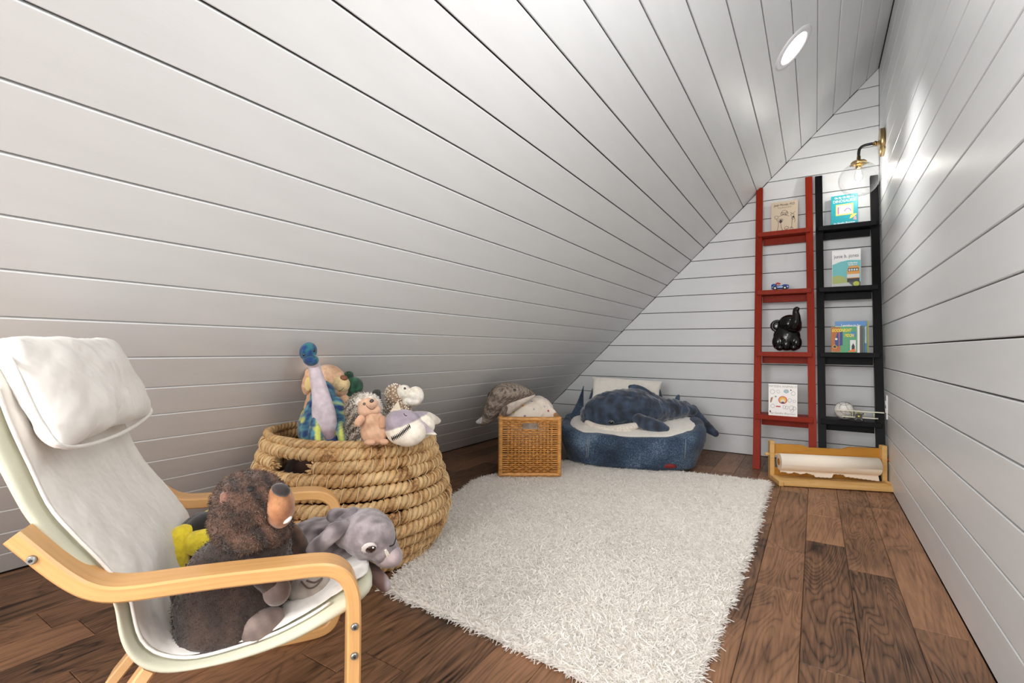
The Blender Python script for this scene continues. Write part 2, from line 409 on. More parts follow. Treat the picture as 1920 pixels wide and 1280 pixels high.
    bp = nd(nt, 'ShaderNodeBump'); bp.inputs['Strength'].default_value = .25; bp.inputs['Distance'].default_value = .001
    L.new(c.outputs[0], bp.inputs['Height']); L.new(bp.outputs[0], b.inputs['Normal'])
    return m
# ---------------------------------------------------------------- the room
m_ship = mat('white_shiplap', srgb(223, 225, 226), rough=.38, var=.03, vscale=3, bump=.06, bscale=60, stretch=(6, 1, 6), spec=.45)
m_shipx = mat('white_shiplap_back', srgb(223, 225, 226), rough=.42, var=.03, vscale=3, bump=.06, bscale=60, stretch=(1, 6, 6), spec=.45)
m_gap = mat('shadow_gap_backing', srgb(70, 62, 56), rough=.9)
m_floorgap = mat('floor_joint_filler', srgb(38, 26, 20), rough=.9)
YF = -6.6      # wall behind the viewpoint
GAP = .0046
def panel(name, V, F, m, kind='structure'):
    me = bpy.data.meshes.new(name); me.from_pydata([tuple(v) for v in V], [], F); o = link(name, me, m); o['kind'] = kind; return o
def slope_pt(s, y, d): return np.array([-W+s*CP-d*SP, y, s*SP+d*CP])
ceiling = panel('ceiling', [slope_pt(-.2, .15, .014), slope_pt(W/CP+.15, .15, .014), slope_pt(W/CP+.15, YF-.1, .014), slope_pt(-.2, YF-.1, .014),
    slope_pt(-.2, .15, .08), slope_pt(W/CP+.15, .15, .08), slope_pt(W/CP+.15, YF-.1, .08), slope_pt(-.2, YF-.1, .08)],
    [(0, 1, 2, 3), (7, 6, 5, 4), (0, 4, 5, 1), (1, 5, 6, 2), (2, 6, 7, 3), (3, 7, 4, 0)], m_gap)
wr = panel('wall_right', [(.013, .15, -.1), (.013, YF-.1, -.1), (.013, YF-.1, 2.9), (.013, .15, 2.9), (.09, .15, -.1), (.09, YF-.1, -.1), (.09, YF-.1, 2.9), (.09, .15, 2.9)],
    [(0, 1, 2, 3), (7, 6, 5, 4), (0, 4, 5, 1), (1, 5, 6, 2), (2, 6, 7, 3), (3, 7, 4, 0)], m_gap)
wb = panel('wall_back', [(.09, .013, -.1), (-W-.2, .013, -.1), (-W-.2, .013, 0.02), (.09, .013, 2.9), (.09, .09, -.1), (-W-.2, .09, -.1), (-W-.2, .09, .02), (.09, .09, 2.9)],
    [(0, 1, 2, 3), (7, 6, 5, 4), (0, 4, 5, 1), (1, 5, 6, 2), (2, 6, 7, 3), (3, 7, 4, 0)], m_gap)
m_wf = mat('white_plain_wall', srgb(222, 219, 216), rough=.6)
wf = panel('wall_front', [(.09, YF, -.1), (-W-.2, YF, -.1), (-W-.2, YF, .02), (.09, YF, 2.9), (.09, YF-.08, -.1), (-W-.2, YF-.08, -.1), (-W-.2, YF-.08, .02), (.09, YF-.08, 2.9)],
    [(0, 1, 2, 3), (7, 6, 5, 4), (0, 4, 5, 1), (1, 5, 6, 2), (2, 6, 7, 3), (3, 7, 4, 0)], m_wf)
floor = panel('floor', [(.09, .1, -.014), (-W-.25, .1, -.014), (-W-.25, YF-.1, -.014), (.09, YF-.1, -.014), (.09, .1, -.08), (-W-.25, .1, -.08), (-W-.25, YF-.1, -.08), (.09, YF-.1, -.08)],
    [(0, 1, 2, 3), (7, 6, 5, 4), (0, 4, 5, 1), (1, 5, 6, 2), (2, 6, 7, 3), (3, 7, 4, 0)], m_floorgap)
# boards of the sloping side
smax = W/CP
for k in range(0, 29):
    a = max(0.004, k*PW-.0012); b = min(smax-.002, (k+1)*PW-.0012)
    if b-a < .02: continue
    slab('plank', [(a+GAP/2, YF+.002), (b-GAP/2, YF+.002), (b-GAP/2, -.002), (a+GAP/2, -.002)], slope_pt, .013, .0022, m_ship, ceiling)
for k in range(0, 20):
    a = k*H+HK if k else .001; b = (k+1)*H+HK
    top = W*math.tan(PHI)
    if a > top-.03: break
    b = min(b, top-.004)
    slab('plank', [(YF+.002, a+GAP/2), (-.001, a+GAP/2), (-.001, b-GAP/2), (YF+.002, b-GAP/2)], lambda u, v, d: np.array([d, u, v]), .013, .0022, m_ship, wr)
    xa = -W+a/math.tan(PHI)+.003; xb = -W+b/math.tan(PHI)+.003
    if xa < -.03 and xb >= -.03:
        slab('plank', [(xa, a+GAP/2), (-.001, a+GAP/2), (-.001, a+GAP/2+(-.001-xa)*math.tan(PHI))], lambda u, v, d: np.array([u, d, v]), .013, .0018, m_shipx, wb)
    if xb < -.03:
        slab('plank', [(xa, a+GAP/2), (-.001, a+GAP/2), (-.001, b-GAP/2), (xb, b-GAP/2)], lambda u, v, d: np.array([u, d, v]), .013, .0022, m_shipx, wb)
# floor boards: columns one board wide, staggered ends
m_floor = wood('brown_floor_boards', srgb(32, 21, 16), srgb(156, 114, 84), sc=(15, 2.6, 15), rings=9, rough=.45, rnd=True, contrast=1.05, patch=.75, freq=.3, spec=.35, ringamp=1.9)
ends = {0: [-.36, -.98, -1.55, -2.216, -2.9], 1: [-.55, -1.0, -1.88, -2.85], 2: [-.3, -.8, -1.27, -1.65, -2.57, -3.1], 3: [-.9, -1.81, -2.17, -3.0], 4: [-.5, -.75, -1.6, -2.44, -3.2]}
rr = random.Random(11)
ncol = int((W+.02)/H)+1
for c in range(ncol):
    x1 = -.0 if c == 0 else -c*H+.006; x0 = max(-(c+1)*H+.006, -W+.004)
    if x1-x0 < .02: continue
    ys = list(ends.get(c, []))
    y = ys[-1] if ys else -rr.uniform(.1, .6)
    if not ys: ys = [y]
    while y > YF+.5:
        y -= rr.uniform(.35, 1.0); ys.append(y)
    ys = [0.]+[v for v in ys if v > YF+.15]+[YF]
    for a, b in zip(ys[:-1], ys[1:]):
        dz = rr.uniform(0, .0006)
        slab('floor_board', [(x0+.0006, b+.0006), (x1-.0006, b+.0006), (x1-.0006, a-.0006), (x0+.0006, a-.0006)], lambda u, v, d, dz=dz: np.array([u, v, -d-dz]), .012, .0014, m_floor, floor)
# recessed downlight in the slope
m_trimw = mat('white_light_trim', srgb(225, 225, 228), rough=.4)
m_lens = mat('lit_lens', (1, .98, .94), rough=.5, emit=7.)
L0 = np.array([-.448, -1.346, 2.212]); sL = (L0[0]+W)/CP
dl = empty('recessed_light', tuple(L0), 0, 'round white recessed light glowing in the sloping white ceiling', 'ceiling light', rot=(0, 0, 0))
nrm = Vector((SP, 0, -CP)); Mq = nrm.to_track_quat('Z', 'Y').to_matrix().to_4x4()
lathe('trim_ring', [(.073, .001), (.073, .004), (.076, .0065), (.088, .007), (.103, .004), (.105, -.003), (.07, -.004)], m_trimw, dl, 48, Mq)
lathe('lens', [(0, .0035), (.0735, .0035), (.0735, -.002), (0, -.002)], m_lens, dl, 48, Mq)
rl_ = area('recessed_lamp', tuple(L0+np.array(nrm)*.05), tuple(L0+np.array(nrm)*.05+np.array([.22, .06, -.97])), .13, 3.4, shape='DISK'); rl_.data.spread = math.radians(88)
# wall outlet
m_plas = mat('white_plastic', srgb(238, 238, 238), rough=.35)
m_dk = mat('dark_slot', srgb(40, 38, 38), rough=.6)
ou = empty('wall_outlet', (0, -.36, .445), 0, 'white outlet plate low on the right-hand shiplap wall beside the black ladder', 'outlet')
box('cover_plate', -.007, -.0005, -.044, .044, -.07, .07, m_plas, ou, .002)
for z in (-.022, .022):
    f = box('socket_face', -.0095, -.006, -.017, .017, z-.014, z+.014, m_plas, ou, .002)
    for y in (-.007, .007): box('slot', -.0102, -.0094, y-.0012, y+.0012, z-.005, z+.005, m_dk, ou, 0)
# ---------------------------------------------------------------- wall lamp
m_brass = mat('brushed_brass', srgb(176, 150, 106), rough=.28, metal=1., var=.08, vscale=40)
m_blackm = mat('black_metal', srgb(22, 20, 20), rough=.35, spec=.6)
def thin_glass():
    m, nt, b = mk('clear_glass'); nt.nodes.remove(b); o = nt.nodes['Material Output']; L = nt.links
    t = nd(nt, 'ShaderNodeBsdfTransparent'); t.inputs[0].default_value = (.97, .975, .98, 1)
    g = nd(nt, 'ShaderNodeBsdfGlossy'); g.inputs['Roughness'].default_value = .02
    lw = nd(nt, 'ShaderNodeLayerWeight'); lw.inputs['Blend'].default_value = .22
    mx = nd(nt, 'ShaderNodeMixShader'); pw = nd(nt, 'ShaderNodeMath', operation='MULTIPLY'); pw.inputs[1].default_value = .55; L.new(lw.outputs['Facing'], pw.inputs[0]); L.new(pw.outputs[0], mx.inputs[0]); L.new(t.outputs[0], mx.inputs[1]); L.new(g.outputs[0], mx.inputs[2]); L.new(mx.outputs[0], o.inputs[0])
    return m
m_glass = thin_glass()
sc = empty('wall_lamp', (0, -.27, 2.06), 0, 'brass and black wall lamp with clear glass globe and lit bulb', 'lamp')
RX = Matrix.Rotation(-math.pi/2, 4, 'Y')
lathe('wall_plate', [(0, .026), (.07, .026), (.082, .024), (.084, .02), (.084, .0005), (0, .0005)], m_brass, sc, 40, RX)
lathe('arm_collar', [(0, .058), (.011, .058), (.011, .05), (.016, .048), (.016, .04), (.011, .038), (.011, .03), (.018, .028), (.018, .024)], m_brass, sc, 24, RX)
tube('arm', catmull([(-.05, 0, .002), (-.08, .0, .002), (-.108, 0, -.003), (-.124, 0, -.02), (-.128, 0, -.045), (-.128, 0, -.066)], 6), .0085, m_blackm, sc, 12)
T0 = Matrix.Translation((-.128, 0, 0))
lathe('fitter', [(0, -.062), (.01, -.062), (.011, -.085), (.02, -.088), (.036, -.094), (.042, -.1), (.043, -.112), (.038, -.113), (.036, -.104), (0, -.1)], m_brass, sc, 32, T0)
for a in (20, 140, 260):
    a = math.radians(a); cyl('set_screw', (-.128+.04*math.cos(a), .04*math.sin(a), -.106), (-.128+.056*math.cos(a), .056*math.sin(a), -.106), .0045, m_brass, sc, seg=10)
lathe('bulb_socket', [(0, -.1), (.017, -.1), (.017, -.135), (.014, -.14), (0, -.14)], m_brass, sc, 24, T0)
R = .108; prof = [(R*math.sin(math.radians(a)), -.2-R*math.cos(math.radians(180-a))+.0) for a in range(22, 181, 6)]
lathe('glass_globe', [(p[0], -.2-(p[1]+.2)) for p in prof] if False else [(R*math.sin(math.radians(a)), -.208+R*math.cos(math.radians(a))) for a in list(range(22, 180, 6))+[180]], m_glass, sc, 48, T0)
lathe('bulb', [(.011, -.14), (.014, -.15), (.023, -.175), (.026, -.19), (.023, -.207), (.012, -.22), (0, -.223)], m_glass, sc, 24, T0)
m_fil = mat('glowing_filament', (1, .93, .8), emit=60.)
bm = bmesh.new()
for i in range(6):
    a = i/6*6.283; cyl_bm(bm, (-.128+.009*math.cos(a), .009*math.sin(a), -.152), (-.128+.012*math.cos(a+.5), .012*math.sin(a+.5), -.205), .0022, seg=6)
link('filament', bmmesh('filament', bm), m_fil, sc)
pl = bpy.data.lights.new('wall_lamp_light', 'POINT'); pl.energy = 3.2; pl.color = (1, .95, .88); pl.shadow_soft_size = .02
po = bpy.data.objects.new('wall_lamp_light', pl); COL.objects.link(po); po.location = (-.128, -.27, 1.875)
# ---------------------------------------------------------------- leaning ladders
m_red = wood('red_painted_wood', srgb(112, 24, 10), srgb(164, 50, 24), sc=(30, 30, 2), rings=2, rough=.5, contrast=.6, spec=.15, ringamp=1)
m_blk = wood('black_painted_wood', srgb(5, 5, 6), srgb(20, 19, 22), sc=(30, 30, 2), rings=2, rough=.5, contrast=.7, spec=.12, ringamp=1)
m_nail = mat('filler_spot', srgb(120, 90, 85), rough=.6)
SZ = [1.613, 1.19, .765, .352]
def rail_y(z): return -.461+z/1.97*.42
def ladder(x0t, x1t, x0b, x1b, m, label, ztop):
    e = empty('leaning_ladder', ((x0b+x1b)/2, -.43, 0), 0, label, 'ladder', 'leaning ladder shelves'); ox, oy = (x0b+x1b)/2, -.43
    hw = .0215
    for xt, xb, zt in ((x0t, x0b, ztop[0]), (x1t, x1b, ztop[1])):
        # rail: a leaning board, ends cut level
        V = []
        for z in (0.002, zt):
            xx = xb+(xt-xb)*z/1.97; yf = rail_y(z)
            dp = .062
            y1 = min(yf+dp, -.004)
            for dx, y in ((-hw, yf), (hw, yf), (hw, y1), (-hw, y1)): V.append((xx+dx-ox, y-oy, z))
        bm = bmesh.new(); vs = [bm.verts.new(v) for v in V]
        for f in ((0, 1, 5, 4), (1, 2, 6, 5), (2, 3, 7, 6), (3, 0, 4, 7), (3, 2, 1, 0), (4, 5, 6, 7)): bm.faces.new([vs[i] for i in f])
        bmesh.ops.bevel(bm, geom=list(bm.edges), offset=.002, segments=2, affect='EDGES')
        link('rail', bmmesh('rail', bm), m, e)
    for z in SZ:
        xa = x0b+(x0t-x0b)*z/1.97; xb_ = x1b+(x1t-x1b)*z/1.97; yf = rail_y(z)
        st = empty('shelf', (0, 0, z), 0); st.parent = e
        y1 = min(yf+.15, -.002)
        box('tread', xa-.006-ox, xb_+.006-ox, yf-.022-oy, y1-oy, -.030, 0, m, st, .002)
        box('apron', xa+hw-ox, xb_-hw-ox, min(yf+.075, -.035)-oy, min(yf+.095, -.015)-oy, -.078, -.0305, m, st, .002)
        for xx in (xa, xb_):
            cyl('screw', (xx-ox, yf-.0012-oy+.011, -.035), (xx-ox, yf+.004-oy+.011, -.035), .005, m_nail, st, seg=10)
    return e
lr = ladder(-.706, -.398, -.686, -.372, m_red, 'tall red wooden ladder shelf leaning on the back wall', (1.962, 1.99))
lb = ladder(-.340, -.032, -.322, -.034, m_blk, 'tall black wooden ladder shelf in the corner beside the right-hand wall', (1.985, 1.93))
# ---------------------------------------------------------------- shaggy rug
m_rug = mat('rug_yarn', srgb(250, 247, 242), rough=.9, sheen=.3, trans=.35)
m_rugb = mat('rug_backing', srgb(240, 234, 226), rough=.95)
rp = [(-1.515, -2.889), (-1.1, -2.905), (-.60, -2.95), (-.585, -2.5), (-.578, -1.9), (-.585, -1.3), (-.59, -.79), (-1.0, -.85), (-1.4, -.9), (-1.80, -.98), (-1.95, -1.3), (-2.03, -1.70), (-1.86, -2.25), (-1.70, -2.42), (-1.615, -2.56), (-1.56, -2.72)]
rug = empty('shaggy_rug', (-1.2, -1.9, 0), 0, 'large white shaggy rug on the dark wooden floor', 'rug')
bm = bmesh.new(); rpc = resample(np.vstack([np.array(rp), rp[0]]), 120)[:-1]; rpc = rpc+np.stack([np.sin(np.arange(len(rpc))*.9+1)+np.sin(np.arange(len(rpc))*2.3), np.cos(np.arange(len(rpc))*1.1)+np.sin(np.arange(len(rpc))*2.7)], 1)*.0022
vs = [bm.verts.new((x+1.2, y+1.9, .002)) for x, y in rpc]; f = bm.faces.new(vs)
g = bmesh.ops.extrude_face_region(bm, geom=[f]); 
for v in g['geom']:
    if isinstance(v, bmesh.types.BMVert): v.co.z = .014
bmesh.ops.triangulate(bm, faces=bm.faces)
link('backing', bmmesh('backing', bm), m_rugb, rug)
def inpoly(P, poly):
    x, y = P[:, 0], P[:, 1]; r = np.zeros(len(P), bool); n = len(poly)
    for i in range(n):
        x1, y1 = poly[i]; x2, y2 = poly[(i+1) % n]
        c = ((y1 > y) != (y2 > y)) & (x < (x2-x1)*(y-y1)/(y2-y1+1e-12)+x1); r ^= c
    return r
P = RNG.uniform([-2.1, -3.0], [-.5, -.7], size=(330000, 2)); P = P[inpoly(P, rpc)]
P = P[RNG.random(len(P)) < np.where(P[:, 1] < -1.9, 1., .62)]
n = len(P); z0 = .011
lx = np.sin(P[:, 0]*9+np.sin(P[:, 1]*7)*1.5)*.5; ly = np.cos(P[:, 1]*8+np.sin(P[:, 0]*6)*2)*.5
d = np.stack([lx*.8+RNG.normal(size=n)*.55, ly*.8+RNG.normal(size=n)*.55, np.full(n, .95)], 1); cl = np.vstack([rpc, rpc[0]]); ne = 9000; ie = RNG.integers(0, len(rpc), ne); ue = RNG.random(ne)[:, None]
seg_ = cl[ie+1]-cl[ie]; out = np.stack([seg_[:, 1], -seg_[:, 0]], 1); out /= np.linalg.norm(out, axis=1)[:, None]
Pe = cl[ie]*(1-ue)+cl[ie+1]*ue-out*.006*RNG.random(ne)[:, None]
P = np.vstack([P, Pe]); d = np.vstack([d, np.c_[out*(.35+.8*RNG.random(ne))[:, None], .45+.5*RNG.random(ne)]+RNG.normal(size=(ne, 3))*.3]); n = len(P)
d /= np.linalg.norm(d, axis=1)[:, None]
s = np.cross(d, RNG.normal(size=(n, 3))); s /= np.linalg.norm(s, axis=1)[:, None]
Lh = (.018*(.75+.6*RNG.random(n)))[:, None]; w = (.0035*(.7+.6*RNG.random(n)))[:, None]
Lh[-ne:] *= .7
b = np.c_[P, np.full(n, z0-.004)]+np.array([1.2, 1.9, 0]); c2 = b+d*Lh*.5+RNG.normal(size=(n, 3))*[.0022, .0022, .0008]; cu = RNG.normal(size=(n, 3))*.0095; cu[:, 2] = -abs(cu[:, 2])*.6
c3 = b+d*Lh+cu; c3[:, 2] = np.maximum(c3[:, 2], .006)
V = np.stack([b-s*w*.5, b+s*w*.5, c2-s*w*.5, c2+s*w*.5, c3-s*w*.3, c3+s*w*.3], 1).reshape(-1, 3)
k = np.arange(n)[:, None]*6; F = np.concatenate([k+np.array([0, 1, 3, 2]), k+np.array([2, 3, 5, 4])])
tag(link('pile', npmesh('pile', V, F), m_rug, rug), kind='stuff')
# ---------------------------------------------------------------- bentwood armchair
m_birch = wood('birch_lamination', srgb(196, 142, 84), srgb(232, 184, 124), sc=(2.2, 60, 1), rings=2.0, rough=.38, uv=True, contrast=.6, coat=.15)
m_birch2 = wood('birch_solid', srgb(200, 150, 100), srgb(232, 190, 140), sc=(30, 30, 30), rings=1.5, rough=.45, contrast=.5)
m_canvas = mat('cream_cotton', srgb(234, 230, 224), rough=.85, var=.04, vscale=7, bump=.8, bscale=11, bdist=.02, sheen=.2)
m_boxing = mat('pale_green_grey_cotton', srgb(206, 205, 184), rough=.85, var=.05, vscale=9, bump=.2, bscale=400)
m_steel = mat('zinc_bolt', srgb(175, 180, 180), rough=.35, metal=.9)
TH = .966
chair = empty('bentwood_armchair', (-1.302, -3.476, 0), TH, "child's bentwood armchair with cream cushion in the left foreground", 'armchair')
arm = [(-.224, .524), (-.208, .505), (-.186, .479), (-.165, .457), (-.145, .441), (-.122, .431), (-.09, .4275), (-.03, .4265), (.03, .4245), (.10, .421), (.140, .419), (.165, .414), (.184, .401), (.1955, .380), (.2005, .35), (.2015, .28), (.2015, .20), (.2015, .15), (.196, .115), (.178, .094), (.14, .0880), (.06, .0877), (0, .0877), (-.10, .0877)]
for s in (1, -1):
    y0, y1 = (-.235, -.185) if s == 1 else (.185, .235)
    a = strip_bend('side_frame', arm, y0, y1, .022, m_birch, chair)
    for x, z in ((-.202, .493), (.2015, .319), (.2015, .272)):
        if z > .4: p0, p1 = (x, -s*.2345, z), (x, -s*.239, z)
        else: p0, p1 = (x, -s*.2345, z), (x, -s*.239, z)
        cyl('bolt', p0, p1, .0065, m_steel, a, r1=.0045, seg=16)
        cyl('bolt_recess', p0, (p1[0], -s*.2402, p1[2]), .0022, m_dk, a, seg=6)
# seat support frames under the cushion, and the rear legs
sup = [(.20, .331), (.15, .309), (.103, .294), (.028, .285), (-.03, .287), (-.070, .291), (-.096, .309), (-.112, .338), (-.119, .368), (-.123, .408), (-.146, .444), (-.188, .487), (-.219, .528), (-.237, .563), (-.268, .643), (-.298, .723)]
for s in (1, -1):
    y0, y1 = (-.13, -.09) if s == 1 else (.09, .13)
    strip_bend('seat_frame', sup, y0, y1, .018, m_birch, chair)
    strip_bend('rear_leg', [(-.085, .292), (-.125, .235), (-.175, .165), (-.225, .10)], *((-.19, -.135) if s == 1 else (.135, .19)), .02, m_birch2, chair)
for x, z in ((.12, .296),):
    box('crossbar', x-.02, x+.02, -.13, .13, z-.006, z+.006, m_birch2, chair, .002)
# cushion: thick boxed pad, cover on top of it
O_ = [(-.322, .765), (-.300, .71), (-.275, .64), (-.243, .56), (-.225, .524), (-.194, .483), (-.152, .440), (-.130, .406), (-.126, .366), (-.119, .334), (-.101, .303), (-.072, .284), (-.030, .280), (.028, .278), (.103, .287), (.151, .302), (.205, .322), (.232, .338), (.244, .356)]
I_ = [(-.282, .765), (-.266, .72), (-.248, .66), (-.226, .60), (-.205, .545), (-.176, .500), (-.146, .458), (-.115, .408), (-.1065, .369), (-.0985, .34), (-.080, .316), (-.046, .300), (-.005, .297), (.072, .307), (.125, .324), (.165, .343), (.195, .360), (.222, .370), (.240, .368)]
def cush(name, A, B, hw, m, n=46, ring=28, p=2.6, disp=0., dsc=.05):
    A = resample(catmull(A, 5), n); B = resample(catmull(B, 5), n); V = []
    for i, (a, b) in enumerate(zip(A, B)):
        e = min(i, n-1-i)/4.; e = (1-(1-min(e, 1))**2)**.5*.12+.88 if e < 1 else 1
        for k in range(ring):
            t = k/ring*2*math.pi; c, s = math.cos(t), math.sin(t)
            y = math.copysign(abs(c)**(2/p/2.2), c)*hw*e; f = .5+.5*math.copysign(abs(s)**(2/p), s)
            q = a+(b-a)*f; V.append((q[0], y, q[1]))
    F = [(i*ring+k, i*ring+(k+1) % ring, (i+1)*ring+(k+1) % ring, (i+1)*ring+k) for i in range(n-1) for k in range(ring)]
    F += [tuple(range(ring))[::-1], tuple((n-1)*ring+k for k in range(ring))]
    me = bpy.data.meshes.new(name); me.from_pydata(V, [], F)
    bm = bmesh.new(); bm.from_mesh(me); bmesh.ops.recalc_face_normals(bm, faces=bm.faces); bm.to_mesh(me); bm.free()
    mods = [('SUBSURF', dict(levels=1, render_levels=1))]
    if disp: mods.append(('DISPLACE', dict(texture=cloudtex(dsc), strength=disp, mid_level=.5)))
    r = evaluated(me, mods); r.name = name; r.materials.clear(); smooth(r); return link(name, r, m, chair)
cushion = cush('cushion', O_, I_, .203, m_boxing)
I2 = [(x+.011, z+.006) for x, z in I_]; I2[11:] = [(x, z+.010) for x, z in I_[11:]]
I1 = [(x-.004, z-.001) for x, z in I_]
cc = cush('cushion_cover', I1, I2, .187, m_canvas, disp=.009, dsc=.045)
cc['label'] = 'white quilted cotton cover'
# piping round the cover
Cm = resample(catmull(np.array(I_)+np.array([(.004, .002)]*len(I_)), 5), 60)
for s in (1, -1):
    tube('piping', [(x, s*.190, z) for x, z in Cm[4:-6]], .0026, m_canvas, cc, 6)
# head pillow hooked over the top of the back
def pil(u, v): return None
hp = pad('head_pillow', [(-.186, -.203, .622), (-.186, .203, .622), (-.262, .198, .788), (-.262, -.198, .788)], .085, m_canvas, chair, p=3.2, nu=24, nv=16, disp=.016, dscale=.06, wob=.6)
pp = [(-.180, -.196, .630), (-.176, 0, .617), (-.180, .196, .630), (-.203, .206, .66), (-.236, .204, .73), (-.262, .195, .775)]
pp[-1] = (-.248, .188, .755)
tube('pillow_piping', catmull([(-.248, -.188, .755), (-.232, -.203, .73), (-.205, -.207, .665)]+pp, 8), .0035, m_canvas, hp, 6)
rescale(chair, 1.11, .0767)
# ---------------------------------------------------------------- rope basket
def rope_mat():
    m, nt, b = mk('twisted_seagrass_rope'); L = nt.links; b.inputs['Roughness'].default_value = .62
    at = nd(nt, 'ShaderNodeAttribute', attribute_name='Col'); b.inputs['Specular IOR Level'].default_value = .35
    tc = nd(nt, 'ShaderNodeTexCoord'); n = nd(nt, 'ShaderNodeTexNoise'); n.inputs['Scale'].default_value = 13; n.inputs['Detail'].default_value = 3; L.new(tc.outputs['Object'], n.inputs['Vector'])
    n2 = nd(nt, 'ShaderNodeTexNoise'); n2.inputs['Scale'].default_value = 160; n2.inputs['Detail'].default_value = 2; L.new(tc.outputs['Object'], n2.inputs['Vector'])
    ad = nd(nt, 'ShaderNodeMath', operation='MULTIPLY_ADD'); ad.inputs[1].default_value = .35; L.new(n2.outputs[0], ad.inputs[0]); L.new(n.outputs[0], ad.inputs[2])
    cr = nd(nt, 'ShaderNodeValToRGB'); L.new(ad.outputs[0], cr.inputs[0])
    e = cr.color_ramp.elements; e[0].position = .48; e[0].color = (*srgb(124, 84, 52), 1); e[1].position = .80; e[1].color = (*srgb(222, 188, 138), 1)
    q = cr.color_ramp.elements.new(.60); q.color = (*srgb(192, 150, 100), 1)
    mx = nd(nt, 'ShaderNodeMix', data_type='RGBA', blend_type='MULTIPLY'); mx.inputs[0].default_value = 1
    L.new(cr.outputs[0], mx.inputs[6]); L.new(at.outputs['Color'], mx.inputs[7]); L.new(mx.outputs[2], b.inputs['Base Color'])
    bp = nd(nt, 'ShaderNodeBump'); bp.inputs['Strength'].default_value = .5; bp.inputs['Distance'].default_value = .001; L.new(n2.outputs[0], bp.inputs['Height']); L.new(bp.outputs[0], b.inputs['Normal'])
    return m
m_rope = rope_mat(); m_thread = mat('pale_thread', srgb(226, 200, 156), rough=.7)
_c = at_depth(662, 700, 2.07); BC = np.array([_c[0], _c[1], 0.])
basket = empty('rope_basket', tuple(BC), math.atan2(-(BC-CAM)[0], (BC-CAM)[1]), 'large bulging basket of coiled seagrass rope, filled with plush toys', 'basket')
BR = [(z, R*.972) for z, R in [(-.038, .345), (.008, .374), (.055, .397), (.102, .410), (.150, .410), (.199, .398), (.248, .381), (.295, .364), (.338, .350), (.381, .338)]]
RR = .0245
def rope_ring(R, z, r, a0=0., a1=2*math.pi, zf=None, seed=0):
    closed = a1-a0 > 6.28; n = max(12, int((a1-a0)*R/.0042)); seg = 24
    ths = a0+(a1-a0)*np.arange(n)/(n if closed else n-1)
    k = max(1, round(R*(a1-a0)/.025))  # number of strand turns
    V = np.zeros((n, seg, 3)); C = np.zeros((n, seg, 3)); pr = np.arange(seg)/seg*2*np.pi; rg = np.random.default_rng(seed)
    shade = .82+.3*rg.random(64)
    for i, t in enumerate(ths):
        rad = np.array([math.cos(t), math.sin(t), 0]); wob = .0035*math.sin(t*5+seed*2)+.002*math.sin(t*11+seed)
        ph = pr*3-(t-a0)/(a1-a0)*2*np.pi*k
        lob = np.abs(np.cos(ph/2))**.55     # plump strands with tight creases
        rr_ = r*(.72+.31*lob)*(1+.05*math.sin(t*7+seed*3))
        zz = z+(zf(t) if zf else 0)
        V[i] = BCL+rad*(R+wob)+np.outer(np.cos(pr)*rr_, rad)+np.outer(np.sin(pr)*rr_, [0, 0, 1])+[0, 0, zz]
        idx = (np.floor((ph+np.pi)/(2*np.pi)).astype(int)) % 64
        C[i] = (shade[idx]*(.38+.62*np.minimum(1, lob*1.25)))[:, None]  # creases between strands darkened: shade put into the colour
    F = [(i*seg+j, i*seg+(j+1) % seg, ((i+1) % n)*seg+(j+1) % seg, ((i+1) % n)*seg+j) for i in range(n if closed else n-1) for j in range(seg)]
    if not closed: F += [tuple(range(seg)), tuple((n-1)*seg+j for j in range(seg))[::-1]]
    V = V.reshape(-1, 3); me = bpy.data.meshes.new('rope_coil'); me.from_pydata(V.tolist(), [], F)
    bm = bmesh.new(); bm.from_mesh(me); bmesh.ops.recalc_face_normals(bm, faces=bm.faces); bm.to_mesh(me); bm.free(); smooth(me)
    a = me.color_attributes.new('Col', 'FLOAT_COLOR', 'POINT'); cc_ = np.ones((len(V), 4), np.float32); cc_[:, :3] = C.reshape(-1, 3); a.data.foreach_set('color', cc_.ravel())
    return me
BCL = np.zeros(3)
sag = lambda z: (lambda t: -.010*(z/.4)**3*math.cos(t-math.radians(20)))
for i, (z, R) in enumerate(BR):
    if i == 8:      # broken coil: open gap at the front left with frayed ends
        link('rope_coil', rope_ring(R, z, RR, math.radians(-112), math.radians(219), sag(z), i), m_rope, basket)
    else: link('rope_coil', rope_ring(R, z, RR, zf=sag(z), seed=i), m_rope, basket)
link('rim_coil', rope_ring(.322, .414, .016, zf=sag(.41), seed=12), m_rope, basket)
# frayed ends of the broken coil
fr = []
for t in (math.radians(-112), math.radians(219)):
    sg = -1 if t < 0 else 1
    for q in range(16):
        a = RNG.uniform(0, 6.28); r0 = RR*.75*RNG.random()**.5; dt = sg*RNG.uniform(.02, .06)
        pts = []
        for u in (0, .5, 1):
            tt = t+dt*u*(1 if sg > 0 else 1); R = .350+math.cos(a)*r0*(1+u*.5)
            pts.append((R*math.cos(tt), R*math.sin(tt), .338+math.sin(a)*r0*(1+u*.4)+sag(.338)(tt)))
        fr.append(tube_np(pts, [.004, .0035, .0015], 5))
V, F = join_np(fr); me = faces_mesh('frayed_strands', V, F); paint(me, lambda P: np.full((len(P), 3), 1.)); tag(link('frayed_strands', me, m_rope, basket), kind='stuff')
